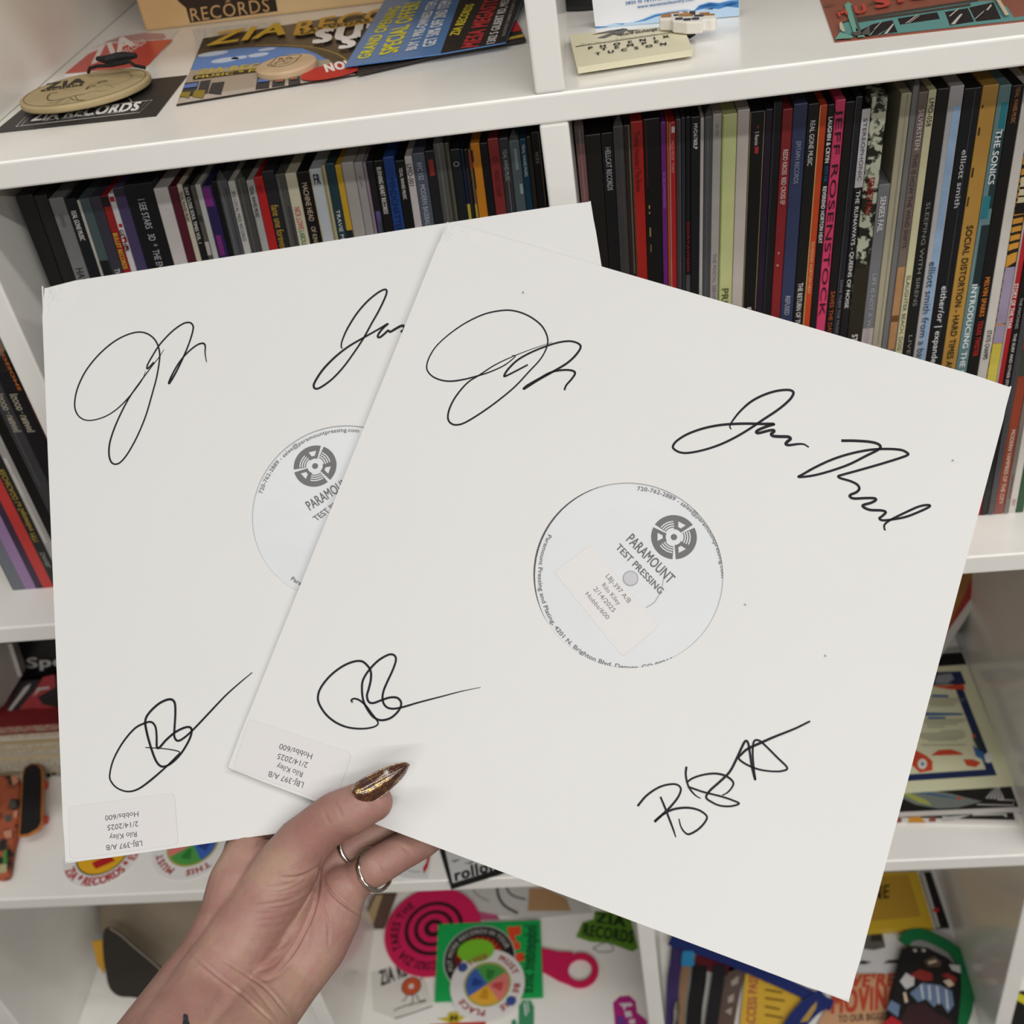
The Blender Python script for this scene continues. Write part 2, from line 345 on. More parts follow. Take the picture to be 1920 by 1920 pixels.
ink(pR, K, [(668, 182), (840, 183), (1020, 195), (1130, 220), (1172, 262), (1130, 305), (980, 380), (760, 490), (500, 580), (290, 632), (120, 648), (180, 610), (340, 520), (560, 420), (800, 345), (1050, 298), (1260, 288), (1430, 300), (1510, 335), (1520, 365), (1420, 405), (1180, 480), (900, 560), (700, 615), (630, 638), (660, 665), (780, 700), (870, 745), (898, 800), (860, 845), (790, 875), (778, 900), (830, 925), (980, 920), (1090, 922), (1110, 945), (1050, 980), (950, 1010), (960, 1040), (1040, 1072), (1180, 1078), (1238, 1100), (1200, 1145), (1158, 1180), (1200, 1205), (1320, 1195), (1500, 1160), (1680, 1090), (1800, 1030), (1780, 1008), (1660, 1030), (1480, 1110), (1300, 1200), (1225, 1260), (1222, 1310), (1232, 1335)], [5.4, 5, 4.4, 4.6, 4.8, 4.6, 4.4, 5, 5, 5.2, 4.6, 4.4, 4.4, 3])
K = crop(580, 1200, 5.818)
ink(pR, K, [(472, 682), (460, 655), (500, 640), (560, 665), (620, 720), (680, 800), (735, 870), (750, 915), (700, 950), (580, 968), (430, 955), (300, 905), (190, 820), (115, 710), (95, 620), (130, 515), (230, 390), (360, 290), (480, 238), (570, 232), (630, 275), (670, 340), (672, 430), (650, 530), (630, 610), (650, 675), (700, 688), (780, 660), (870, 630), (950, 628), (995, 665), (1000, 720), (960, 790), (880, 855), (780, 875), (700, 840), (640, 765), (590, 660), (575, 530), (590, 430), (660, 320), (760, 220), (870, 160), (930, 170), (945, 225), (910, 330), (850, 460), (810, 560), (800, 650), (830, 720), (900, 750), (1010, 735), (1200, 680), (1450, 615), (1660, 560), (1870, 517)], [3, 3.6, 2.8, 3.8, 4, 4, 4.2, 4, 4, 4, 4, 4, 3.8, 4, 3.6, .8])
K = crop(1180, 1340, 5.486)
ink(pR, K, [(85, 940), (180, 830), (310, 745), (430, 715), (500, 725), (530, 770), (500, 850), (430, 940), (360, 1010), (258, 1102), (340, 1030), (450, 975), (590, 957), (710, 980), (790, 1035), (790, 1085), (720, 1170), (620, 1228), (570, 1210), (530, 1150), (510, 1070)], [4, 3.4, 3.6, 4.4, 4, 3.4, 3.6, 2])
ink(pR, K, [(320, 845), (360, 940), (410, 1070), (455, 1190), (478, 1262)], [3.4, 3.8, 3.8, 3.2, 1.6])
ink(pR, K, [(588, 535), (580, 600), (590, 680), (620, 760), (680, 830), (735, 862)], [4, 3.6, 3.2, 1.4])
ink(pR, K, [(585, 700), (660, 650), (780, 615), (900, 607), (1000, 635), (1065, 690), (1060, 740), (1010, 800), (955, 830)], [3.2, 3.4, 4, 3, 1.8])
ink(pR, K, [(600, 740), (760, 795), (940, 840), (1060, 880), (1128, 915), (1040, 942), (930, 935), (840, 895), (790, 850), (830, 780), (930, 690), (1030, 590), (1100, 460), (1150, 350), (1190, 275), (1220, 290), (1240, 400), (1260, 540), (1295, 672), (1280, 560), (1268, 400), (1280, 280), (1330, 265), (1400, 320), (1520, 440), (1622, 545), (1570, 580), (1450, 582), (1320, 560), (1200, 510), (1125, 450), (1160, 400), (1220, 350), (1340, 295), (1500, 225), (1700, 145), (1858, 68)], [3.4, 3.2, 3.2, 4, 4.2, 4, 3.6, 3.4, 3.6, 3, 3.8, 4.6, 3])
round_sticker(pR, crop(400, 1320, 6.4), [(430, 180), (1665, 595), (1452, 1205), (240, 770)], [('LBJ-397 A/B', (1090, 942), (672, 803), (1070, 1006)), ('Rilo Kiley', (1080, 817), (772, 713), (1062, 880)), ('2/14/2025', (1143, 705), (783, 593), (1122, 768)), ('Hobbs/600', (1195, 600), (805, 473), (1175, 665))])
for u in ((981, 549), (1547, 1230), (1397, 1134), (1786, 864)): pR.poly('speck', ell(u, 1.5, 1.8, n=8), '#8a8880')
K = crop(960, 860, 4.364)
logo(lR, K((1325, 642)), 42.6, 108 + 60)
lR.text('PARAMOUNT', K((930, 668)), K((1283, 1028)), K((987, 610)), M_PRINT, .022)
lR.text('TEST PRESSING', K((845, 730)), K((1210, 1112)), K((882, 692)), M_PRINT, .022)
a, r_ = lR.ang(cR, K((1022, 250))); lR.arc_text('720-762-2889 - sales@paramountpressing.com', cR, r_ * .985, a, .0021, M_PRINT, bold=.01, sweep=88)
a, _ = lR.ang(cR, K((290, 612))); _, r_ = lR.ang(cR, K((214, 985))); lR.arc_text('Paramount Pressing and Plating, 4201 N. Brighton Blvd, Denver, CO 80216', cR, r_, a, .0021, M_PRINT, True, bold=.01, sweep=142)
round_sticker(lR, K, [(345, 930), (640, 705), (1200, 1370), (905, 1622)], [('LBJ-397 A/B', (764, 965), (950, 1186), (794, 940)), ('Rilo Kiley', (733, 1040), (868, 1202), (759, 1012)), ('2/14/2025', (662, 1068), (824, 1260), (692, 1045)), ('Hobbs/600', (598, 1110), (775, 1318), (626, 1088))])
vs, fs = disc_vf(lR.h(K((970, 980))) + RN * LAY * 2.6, RN, .0037, .0001, 28); link('spindle_hole', vs, fs, mat('#b4b3b8', .4), rR)
lR.ring('spindle_rim', tuple(lR.h(K((970, 980)))), .0035, .0039, '#7d7b80', layer=2.9, seg=28)
lR.stroke('hair', [K(p) for p in ((1238, 990), (1228, 1050), (1200, 1120), (1160, 1180), (1095, 1220))], .8, '#6d6a6a')
vs, fs = disc_vf(cR + RN * .0007, RN, .052, .00004, 48); f_ = link('clear_inner_film', vs, fs, film_mat(), rR)
# --- back sleeve (left)
tL, pL, rL, lL, cL, UL, WL = sleeve([(77, 536), (1108, 376), (1283, 1452), (121, 1620)], LO, LN,
    'signed white record sleeve on the left, partly covered by the other sleeve', 'test pressing with half-hidden white centre label, inside the back sleeve', (0, 0), [(0, 0, .012), (1, 0, .004), (0, 1, .006), (1, 1, .006)])
K = crop(120, 590, 6.4)
ink(pL, K, [(980, 675), (950, 760), (900, 840), (780, 990), (640, 1130), (490, 1225), (320, 1270), (210, 1245), (145, 1165), (130, 1050), (165, 880), (260, 680), (410, 490), (580, 340), (740, 250), (890, 210), (1000, 230), (1090, 300), (1140, 410), (1148, 530), (1115, 740), (1060, 950), (980, 1220), (880, 1460), (770, 1660), (680, 1770), (610, 1795), (560, 1755), (540, 1650), (560, 1500), (640, 1280), (770, 1020), (900, 830), (1040, 640), (1150, 500), (1203, 415)], [.8, 2.6, 2.4, 3, 3.2, 3, 3, 3, 3.2, 3.4, 3, .8])
ink(pL, K, [(1080, 570), (1040, 615), (1000, 650), (1005, 600), (1060, 500), (1150, 360), (1290, 210), (1420, 115), (1500, 95), (1545, 125), (1548, 190), (1500, 350), (1420, 540), (1330, 720), (1260, 830), (1290, 740), (1380, 580), (1480, 460), (1590, 370), (1665, 345), (1695, 375), (1695, 470), (1712, 570)], [3.4, 3, 3.2, 3.4, 3, 4, 3, 3.6, 1.6])
K = crop(570, 530, 9.143)
ink(pL, K, [(662, 1130), (640, 1100), (655, 1000), (740, 800), (900, 540), (1080, 330), (1260, 180), (1380, 120), (1420, 150), (1390, 260), (1280, 490), (1150, 720), (1030, 940), (880, 1170), (700, 1420), (520, 1620), (360, 1750), (230, 1820), (170, 1790), (190, 1700), (320, 1500), (520, 1290), (760, 1100), (1050, 930), (1280, 800), (1440, 705), (1370, 770), (1300, 850), (1265, 920), (1300, 940), (1380, 880), (1440, 825), (1480, 845), (1560, 800), (1640, 755), (1700, 740), (1720, 800), (1660, 850)], [2, 3.6, 3.8, 3.6, 3.4, 4, 4.4, 3.6, 4, 4.2, 5, 5])
K = crop(190, 1250, 6.4)
ink(pL, K, [(530, 970), (700, 980), (830, 995), (940, 1025), (900, 1080), (760, 1220), (560, 1390), (430, 1475), (310, 1498), (190, 1455), (115, 1370), (105, 1280), (150, 1110), (260, 910), (400, 745), (520, 680), (600, 665), (650, 720), (665, 830), (668, 960), (700, 970), (780, 880), (900, 780), (1030, 725), (1085, 755), (1060, 870), (960, 1040), (840, 1160), (740, 1200), (670, 1150), (610, 1010), (550, 800), (530, 650), (580, 550), (700, 440), (820, 392), (880, 430), (890, 560), (880, 740), (878, 840), (920, 890), (1000, 850), (1120, 740), (1300, 550), (1500, 340), (1680, 180), (1812, 70)], [1.6, 2, 4, 2.6, 3, 3.8, 3.6, 4.4, 4.2, 4, 4, 4.4, 4.4, 4, 4, 3.6, 1.6])
round_sticker(pL, crop(100, 1440, 6.4), [(190, 465), (1450, 300), (1500, 920), (200, 1095)], [('LBJ-397 A/B', (1065, 872), (632, 927), (1070, 935)), ('Rilo Kiley', (1000, 762), (673, 805), (1005, 825)), ('2/14/2025', (1020, 637), (650, 687), (1022, 700)), ('Hobbs/600', (1022, 522), (622, 572), (1025, 582))])
K = crop(440, 760, 5.05)
logo(lL, K((762, 575)), 40.6, -55)
lL.text('PARAMOUNT', K((715, 998)), K((1140, 728)), K((665, 922)), M_PRINT, .022)
lL.text('TEST PRESSING', K((778, 1098)), K((1180, 815)), K((735, 1062)), M_PRINT, .022)
a, r_ = lL.ang(cL, K((250, 838))); a2, _ = lL.ang(cL, K((1190, 215))); lL.arc_text('720-762-2889 - sales@paramountpressing.com', cL, r_ * .985, a, .0021, M_PRINT, bold=.01, sweep=(a - a2) % 360)
a, r_ = lL.ang(cL, K((520, 1660))); lL.arc_text('Paramount Pressing and Plating, 4201 N. Brighton Blvd, Denver, CO 80216', cL, r_ * .985, a, .0021, M_PRINT, True, bold=.01, sweep=142)
vs, fs = disc_vf(cL + LN * .0007, LN, .052, .00004, 48); link('clear_inner_film', vs, fs, film_mat(), rL)
# ---------------------------------------------------------------- record collections, spine by spine
YF = .044; ZS = Z1
K5, K6, K7 = crop(0, 300, 4.8), crop(360, 270, 4.8), crop(700, 220, 4.8)
KA, KB, KC, KD = crop(1060, 180, 4.8), crop(1340, 160, 3.84), crop(1600, 120, 3.31), crop(1740, 640, 4)
KL = crop(0, 540, 2.825)
W_, G_, B_ = '#d9d6d2', '#8f8c8c', '#141214'
# (crop, x_top, y_top, x_low, y_low, width, colour, look, lettering [(string, y0, y1, colour, size, bold)], patches [(y0, y1, colour, f0, f1)])
MID = [
 (K5, 210, 318, 480, 1090, 170, '#0c0b0c', 'thick black', [], []),
 (K5, 350, 320, 640, 1080, 110, '#1c1719', 'dark brown', [], []),
 (K5, 500, 342, 765, 1070, 110, '#7d7d7d', 'plain grey', [('HAWTHORNE', 970, 1400, '#2a2a2c', .5, .01), ('SERIES', 490, 600, '#55555a', .25, 0)], []),
 (K5, 630, 350, 880, 1050, 90, '#10141a', 'navy-black white-lettered', [('REAL GONE MUSIC', 455, 720, W_, .42, .01)], []),
 (K5, 745, 350, 960, 1040, 105, '#4c5c5e', 'teal-grey', [], [(350, 1040, '#b9b4ac', -.5, -.28), (905, 1040, '#16161a', -.28, .5)]),
 (K5, 850, 330, 1040, 1030, 95, '#3b3946', 'slate purple', [('THE', 975, 1060, W_, .5, 0)], []),
 (K5, 935, 320, 1125, 1005, 70, '#a01d20', 'red yellow-lettered', [('BULLET RECORDS', 655, 975, '#c9b23a', .6, .02)], [(320, 420, '#240a10', -.5, .5)]),
 (K5, 990, 305, 1200, 1000, 50, '#d8d4d4', 'white red-spotted', [('GET HER', 625, 820, '#2a1416', .7, .02)], [(330, 375, '#a3151d', -.35, .4), (575, 605, '#a3151d', -.2, .4), (690, 740, '#b01a20', 0, .45), (770, 800, '#a3151d', -.1, .4)]),
 (K5, 1060, 250, 1260, 980, 90, '#4b4066', 'violet', [], [(250, 330, '#2a2730', -.5, .5)]),
 (K5, 1225, 215, 1440, 960, 235, '#111217', 'thick black grey-lettered', [('I SEE STARS   3D  *  THE END', 350, 1010, '#b7b7ba', .24, 0)], []),
 (K5, 1450, 250, 1640, 930, 110, '#d3ccc9', 'plain off-white', [], []),
 (K5, 1550, 240, 1730, 915, 80, '#571729', 'maroon', [], []),
 (K5, 1610, 220, 1790, 905, 50, '#cfc6b2', 'thin cream black-lettered', [('TIDAL WAVES MUSIC', 280, 555, '#222', .6, .01)], []),
 (K5, 1675, 225, 1850, 890, 70, '#161616', 'black white-lettered', [('DAY CLOSE SOUL TIMES VOL. 1', 245, 745, W_, .5, .01)], []),
 (K6, 0, 375, 140, 1030, 60, '#5b554e', 'brown photo-printed', [], [(880, 1000, '#bdb7b2', -.4, .5), (640, 700, '#3a3330', -.5, .4)]),
 (K6, 45, 365, 215, 1025, 62, '#c2c2be', 'thin pale grey', [], []),
 (K6, 130, 375, 290, 1010, 105, '#2d2154', 'purple magenta-streaked', [], [(390, 560, '#7a2a7e', -.45, .3), (820, 1000, '#7d2b78', -.3, .2)]),
 (K6, 195, 335, 340, 1000, 55, '#0c0b0e', 'thin black', [], []),
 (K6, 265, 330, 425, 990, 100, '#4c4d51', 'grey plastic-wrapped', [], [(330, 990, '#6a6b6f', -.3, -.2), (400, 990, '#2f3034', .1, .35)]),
 (K6, 350, 335, 510, 985, 65, '#cbc8c3', 'white small-lettered', [('BIG LOCAL MESS RECORDS', 425, 870, '#4a4a4a', .45, 0)], []),
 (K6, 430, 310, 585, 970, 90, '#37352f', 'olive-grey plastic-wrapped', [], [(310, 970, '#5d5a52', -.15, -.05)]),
 (K6, 520, 325, 665, 960, 70, '#b3b2b0', 'light grey black-lettered', [('TIDAL WAVES MUSIC', 375, 660, '#1c1c1c', .45, .01)], [(640, 960, '#333', -.42, -.36)]),
 (K6, 590, 295, 735, 945, 75, '#bb2424', 'bright red', [('REC 11', 370, 430, '#7a1515', .4, 0)], []),
 (K6, 680, 240, 810, 930, 100, '#27262b', 'charcoal gold-lettered', [('fane une forever', 545, 940, '#b08e35', .62, .01)], []),
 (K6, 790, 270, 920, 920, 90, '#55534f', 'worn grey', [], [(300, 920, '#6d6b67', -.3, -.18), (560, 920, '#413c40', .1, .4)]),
 (K6, 880, 262, 1010, 905, 105, '#d8d0b6', 'cream red-and-green-lettered', [('NICK LOWE', 565, 765, '#b0273a', .52, 0), ('LABOUR OF LUST', 775, 1080, '#2c7a3a', .46, .01)], []),
 (K6, 990, 250, 1130, 890, 105, '#0d0c0d', 'black tan-lettered', [('MACHINE HEAD', 345, 690, '#b9a189', .42, .01), ('OF KINGDOM', 740, 1000, '#b9a189', .36, .01)], []),
 (K6, 1110, 222, 1240, 870, 105, '#c3c9d0', 'pale blue', [('FR', 270, 360, '#16181c', .5, .03)], [(222, 870, '#b5ac84', -.5, -.42), (222, 870, '#a89a5c', .42, .5)]),
 (K6, 1180, 195, 1320, 860, 22, '#b8af88', 'thin straw-coloured', [], []),
 (K6, 1235, 175, 1365, 850, 80, '#1f3e47', 'dark teal', [('TRAVIE McCOY', 590, 1010, W_, .42, 0)], []),
 (K6, 1310, 188, 1425, 830, 55, '#cba32e', 'mustard yellow', [], [(775, 860, '#1c2224', -.5, .5)]),
 (K6, 1395, 165, 1525, 830, 110, '#afa8a4', 'wide warm grey', [], []),
 (K6, 1490, 165, 1610, 815, 72, '#a39e9d', 'narrow warm grey', [('EPITAPH', 285, 385, '#777', .3, 0)], []),
 (K6, 1550, 165, 1660, 800, 25, '#96848f', 'thin mauve', [], []),
 (K6, 1592, 155, 1695, 800, 60, '#1d181f', 'plum-black', [], [(605, 800, '#5a4d7c', -.3, .4), (690, 800, '#3d4a52', .0, .4)]),
 (K6, 1670, 148, 1780, 785, 80, '#121213', 'black bold-lettered', [('BURNING HEART RECORDS', 205, 625, '#cfccc8', .45, .02)], []),
 (K6, 1768, 115, 1870, 775, 100, '#1f4488', 'royal blue', [('MINDCHATTER', 305, 790, '#0d1c3e', .55, .0)], []),
 (K7, 230, 388, 340, 990, 85, '#0e0e0f', 'black small-lettered', [('TIDAL WAVES MUSIC', 450, 735, '#cfccc8', .34, .01)], []),
 (K7, 310, 350, 415, 985, 55, '#d1c8c8', 'thin white black-lettered', [('LMO-001', 418, 612, '#1d1d1d', .66, .0)], []),
 (K7, 400, 322, 500, 970, 100, '#565d6b', 'slate grey white-lettered', [('RFC 152   MODERN BASEBALL', 405, 985, '#aeb4bd', .4, 0)], []),
 (K7, 500, 300, 590, 950, 75, '#1e2025', 'black red-labelled', [], [(380, 525, '#8f2c28', -.2, .3)]),
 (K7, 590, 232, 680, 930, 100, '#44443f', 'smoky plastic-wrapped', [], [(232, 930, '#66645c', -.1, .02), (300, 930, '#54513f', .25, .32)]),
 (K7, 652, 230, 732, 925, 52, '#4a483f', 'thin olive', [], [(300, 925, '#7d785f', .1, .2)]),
 (K7, 728, 285, 800, 920, 90, '#171c21', 'dark slate ring-marked', [('O', 395, 440, '#9a9c9d', .6, .0)], []),
 (K7, 795, 285, 855, 910, 28, '#17233f', 'thin navy', [], [(780, 920, '#b6a13d', -.5, .5)]),
 (K7, 828, 285, 895, 905, 45, '#151110', 'black-brown', [], [(450, 910, '#2e2a26', -.4, .0)]),
 (K7, 858, 290, 930, 900, 26, '#6b5a4a', 'thin tan', [], [(300, 470, '#8d3a2c', -.5, .5), (780, 900, '#a5943e', -.5, .4)]),
 (K7, 912, 232, 985, 895, 82, '#d0831e', 'orange', [], [(290, 400, '#2a1c12', -.5, -.3), (450, 640, '#2a1c12', -.5, -.38)]),
 (K7, 985, 230, 1075, 880, 62, '#0f1116', 'blue-black', [], []),
 (K7, 1075, 190, 1155, 870, 85, '#8a2f30', 'brick red', [('O', 355, 400, '#4c1717', .5, 0), ('MUSIC CAMP', 470, 710, '#4c1717', .42, 0)], []),
 (K7, 1165, 188, 1240, 855, 70, '#3a383c', 'grey-black', [('TIDAL WAVES MUSIC', 285, 570, '#a5a3a5', .4, 0)], [(570, 855, '#8a888a', 0, .06)]),
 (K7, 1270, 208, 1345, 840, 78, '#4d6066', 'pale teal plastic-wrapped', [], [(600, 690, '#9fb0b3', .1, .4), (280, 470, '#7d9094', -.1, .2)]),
 (K7, 1340, 192, 1410, 830, 58, '#13425a', 'petrol blue', [('TIDAL WAVES MUSIC', 240, 530, '#cdd6da', .42, .0)], []),
 (K7, 1398, 170, 1465, 818, 45, '#2e2922', 'thin dark olive', [], []),
 (K7, 1450, 130, 1535, 805, 85, '#0f0e0d', 'black olive-edged', [('NOFX', 310, 415, '#8d8a88', .4, 0)], [(130, 805, '#6b6148', .38, .46)]),
]
RIGHT = [
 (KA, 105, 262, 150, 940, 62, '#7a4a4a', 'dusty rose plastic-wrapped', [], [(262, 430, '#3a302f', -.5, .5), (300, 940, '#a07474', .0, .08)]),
 (KA, 250, 345, 350, 1540, 110, '#181411', 'thick dark brown', [], []),
 (KA, 372, 330, 445, 1560, 80, '#0e0f13', 'black silver-lettered', [('HELLCAT RECORDS', 460, 845, '#a9abb0', .45, 0)], []),
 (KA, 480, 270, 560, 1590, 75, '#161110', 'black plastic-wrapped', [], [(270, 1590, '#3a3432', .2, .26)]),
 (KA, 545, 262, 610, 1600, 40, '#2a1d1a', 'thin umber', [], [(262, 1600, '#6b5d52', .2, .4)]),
 (KA, 635, 228, 690, 1640, 75, '#a41e17', 'red dark-lettered', [('Thelma Houston | The Bronx', 320, 860, '#3f0d0b', .42, .0)], [(228, 1640, '#3a3a2a', -.5, -.38)]),
 (KA, 785, 200, 800, 1670, 130, '#0a0909', 'thick jet black', [], [(210, 820, '#5c1216', -.36, -.32), (980, 1010, '#c9a35a', -.3, -.24), (1040, 1055, '#c9a35a', -.3, -.24), (1180, 1260, '#a58446', -.3, -.22), (1330, 1400, '#77603a', -.28, -.2)]),
 (KA, 882, 232, 900, 1690, 52, '#64206f', 'purple', [('SCREAMWAVES', 680, 1005, '#9a5fa6', .5, .0)], []),
 (KA, 918, 232, 930, 1700, 26, '#b44b20', 'thin burnt orange', [], []),
 (KA, 962, 232, 975, 1720, 52, '#a81d1e', 'crimson white-lettered', [('MILES RECK  TONY', 400, 690, '#c98a86', .4, 0)], [(232, 1720, '#b9aeae', -.5, -.4), (275, 330, '#c4b9b9', -.15, .4)]),
 (KA, 1018, 205, 1025, 1730, 46, '#40373a', 'mauve-grey', [], [(205, 1730, '#6c6062', .3, .42)]),
 (KA, 1060, 192, 1060, 1740, 42, '#262a31', 'dark slate', [], []),
 (KA, 1103, 185, 1088, 1750, 42, '#121014', 'black red-lettered', [('BERRYAWEEN', 1130, 1570, '#7c1a1c', .62, .02)], [(1610, 1760, '#4b4548', -.5, .5)]),
 (KA, 1172, 185, 1150, 1770, 80, '#101319', 'black white-numbered', [('MVD6780LP', 245, 475, '#d0cfd0', .42, .01)], []),
 (KA, 1235, 195, 1215, 1790, 36, '#b5b0ad', 'thin white', [], []),
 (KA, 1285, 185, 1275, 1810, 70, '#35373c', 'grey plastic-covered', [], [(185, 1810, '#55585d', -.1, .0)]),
 (KA, 1365, 160, 1340, 1830, 62, '#a8a29e', 'grey dark-lettered', [('SP 595', 250, 360, '#777', .3, 0), ('THE POSTAL SERVICE', 1415, 1860, '#6a6664', .4, 0)], []),
 (KB, 115, 205, 75, 1570, 98, '#c6ca8e', 'wide lime-cream', [('PRIMUS', 1460, 1720, '#4c4c30', .5, .01)], [(205, 1570, '#8a9a50', -.5, -.4)]),
 (KB, 208, 175, 160, 1600, 82, '#c2b8b1', 'plain beige', [], []),
 (KB, 312, 185, 265, 1620, 98, '#0d0c0c', 'black gold-edged', [('S Remix', 330, 430, '#c9c5c0', .26, 0), ('P', 1595, 1650, '#c9c5c0', .3, 0)], [(185, 1620, '#9a8c62', -.5, -.46), (185, 1620, '#9a8c62', .46, .5), (440, 490, '#9c2a26', -.1, .15), (290, 310, '#9c2a26', 0, .1)]),
 (KB, 398, 170, 345, 1640, 52, '#20152a', 'aubergine', [], []),
 (KB, 455, 115, 395, 1650, 58, '#101014', 'ink-black', [], [(115, 1650, '#26272c', -.5, -.3)]),
 (KB, 530, 168, 440, 1670, 62, '#852125', 'dark red white-lettered', [('REDD KROSS  RED CROSS EP', 460, 855, '#cfb9b5', .46, .01)], [(1200, 1215, '#d0b0b0', -.1, .0), (1290, 1300, '#d0b0b0', -.2, 0)]),
 (KB, 622, 130, 520, 1700, 92, '#333b5c', 'denim blue', [('EPITAPH RECORDS', 400, 705, '#8d93a6', .34, 0), ('REFUSED', 1515, 1650, '#aeb2bf', .36, .0)], []),
 (KB, 718, 130, 600, 1710, 75, '#141313', 'black white-titled', [('REAL GONE MUSIC', 250, 575, '#d3d0cd', .42, .0), ('THE RETURN OF THE', 1420, 1740, '#d3d0cd', .46, .01)], []),
 (KB, 787, 140, 655, 1730, 54, '#c1461e', 'orange-red', [('REVEREND HORTON HEAT', 1125, 1500, '#d9a87a', .4, .01)], [(140, 1730, '#c4aa6c', -.5, -.38)]),
 (KB, 843, 135, 700, 1750, 48, '#131217', 'black double-titled', [('LAUGHIN & CRYIN', 225, 555, '#dcdad6', .6, .02), ('WITH THE', 575, 690, '#23598a', .5, .02), ('REVEREND HORTON HEAT', 725, 1135, '#dcdad6', .56, .02)], []),
 (KB, 908, 102, 750, 1770, 72, '#d2406a', 'hot pink', [('JEFF ROSENSTOCK', 160, 1660, '#2a0d18', .62, .0)], []),
 (KB, 985, 115, 820, 1790, 72, '#110d10', 'black orange-titled', [('SAVES THE DAY', 1480, 1790, '#a8532a', .46, .01)], []),
 (KB, 1038, 80, 885, 1800, 48, '#1d1f25', 'thin grey-navy', [('DAVE THEM THE MUSIC', 1400, 1790, '#7d7f85', .4, 0)], [(80, 1800, '#4a4d55', -.5, -.4)]),
 (KB, 1098, 165, 925, 1810, 56, '#17171a', 'black grey-topped', [('STEREOPHONIC', 235, 685, '#47464c', .42, 0), ('THE RUNAWAYS - QUEENS OF NOISE', 755, 1600, '#d3d1ce', .46, .01)], [(165, 735, '#bcbabc', -.5, .5)]),
 (KB, 1185, 80, 1000, 1830, 100, '#24241a', 'leaf-patterned', [('SENSES FAIL', 660, 930, '#8f2320', .42, .02), ('STILL', 1790, 1900, W_, .4, .02)], [(1310, 1830, '#2a2418', -.5, .5)]),
 (KC, 205, 745, 90, 1730, 68, '#747477', 'short grey white-lettered', [('SENSES FAIL', 820, 1040, '#dcdada', .46, .01), ('LIFE IS NOT A WAITING ROOM', 1300, 1900, '#a3a3a6', .34, 0)], [(1640, 1760, '#b9adab', -.5, .5)]),
 (KC, 330, 180, 155, 1740, 75, '#aaa28a', 'wide straw', [], [(180, 1740, '#8d8978', .05, .2)]),
 (KC, 390, 130, 205, 1760, 38, '#6c6b6a', 'clear plastic-edged grey', [], []),
 (KC, 438, 172, 240, 1770, 58, '#74645f', 'taupe', [('SILVERSTEIN', 280, 530, '#c4bcb8', .5, .0), ('THIS IS HOW THE WIND SHIFTS', 555, 1140, '#3a302d', .46, .0)], [(1260, 1770, '#b08458', -.4, .4), (1560, 1600, '#6b4522', -.4, .4)]),
 (KC, 495, 160, 262, 1790, 50, '#cdc8a2', 'pale yellow black-lettered', [('LMO-058', 210, 385, '#1f1e1a', .6, .0), ('SLAUGHTER BEACH, DOG - WELCOME', 1310, 1990, '#3b3a30', .5, .0)], []),
 (KC, 562, 150, 320, 1800, 78, '#151513', 'black spaced-lettered', [('SLEEPING WITH SIRENS', 855, 1500, '#83817d', .34, .0), ('LIVE', 1680, 1800, '#83817d', .3, 0)], []),
 (KC, 645, 135, 385, 1830, 88, '#b3b0b2', 'white and sky-blue', [('elliott smith from a basement', 1225, 2000, '#26364c', .52, .0)], [(262, 1900, '#8fabca', -.1, .42)]),
 (KC, 740, 148, 480, 1850, 92, '#101118', 'black pale-lettered', [('elliott smith', 530, 890, '#b9b9ba', .3, .01), ('either/or | expanded', 1375, 1880, '#d0cfce', .36, .01)], [(160, 1700, '#4d4d52', .12, .15)]),
 (KC, 865, 128, 570, 1880, 85, '#b88c41', 'golden tan', [('SOCIAL DISTORTION - HARD TIMES AND NURSERY', 1000, 2150, '#2a1d0d', .4, .02)], [(250, 270, '#3c2a12', -.4, -.3), (390, 440, '#3c2a12', -.4, -.28), (640, 700, '#3c2a12', -.42, -.3), (820, 880, '#3c2a12', -.42, -.33)]),
 (KC, 945, 130, 655, 1900, 72, '#68878b', 'grey-teal white-lettered', [('THE SONICS', 405, 745, '#dfe3e3', .5, .02), ('INTRODUCING THE SONICS', 1365, 2080, '#dfe3e3', .46, .02)], [(240, 400, '#1d7180', -.1, .4), (420, 900, '#22383c', -.05, .5), (820, 960, '#2b7f8c', -.4, .2), (1000, 1380, '#1d2c30', -.2, .5)]),
 (KC, 1028, 130, 735, 1920, 72, '#100e0d', 'black orange-and-red-lettered', [('TIDAL WAVES MUSIC', 140, 365, '#b0713c', .34, .0), ('MELVIN SPARKS', 1320, 1565, '#c2702c', .4, .03), ('TEXAS TWISTER', 1590, 1810, '#a52a22', .42, .04)], []),
 (KC, 1100, 130, 805, 1920, 75, '#d3cdc5', 'white black-titled', [('STATE CHAMPS', 1650, 1830, '#242220', .44, .02)], []),
 (KC, 1168, 116, 868, 1920, 85, '#c68a2c', 'ornate gold-and-lilac', [], [(700, 860, '#d6c8a4', -.4, .4), (860, 930, '#14100c', -.5, .5), (760, 775, '#14100c', -.4, .4), (815, 825, '#14100c', -.4, .4), (1260, 1610, '#9d90a8', -.5, .5), (1620, 1730, '#9d90a8', -.5, .5), (1735, 2000, '#d0c050', -.5, .5)]),
 (KC, 1224, 116, 925, 1920, 70, '#b01f27', 'scarlet white-lettered', [('STORY OF THE YEAR', 1360, 1640, '#e0d2d0', .5, .03)], [(130, 2000, '#b3aca8', -.5, -.25)]),
 (KC, 1270, 116, 970, 1920, 60, '#131110', 'black twice-lettered', [('THE MACHINES', 1450, 1640, '#a5a2a0', .4, 0), ('THE SURF AND OTHER STORIES', 1670, 2050, '#d0cdca', .4, .01)], []),
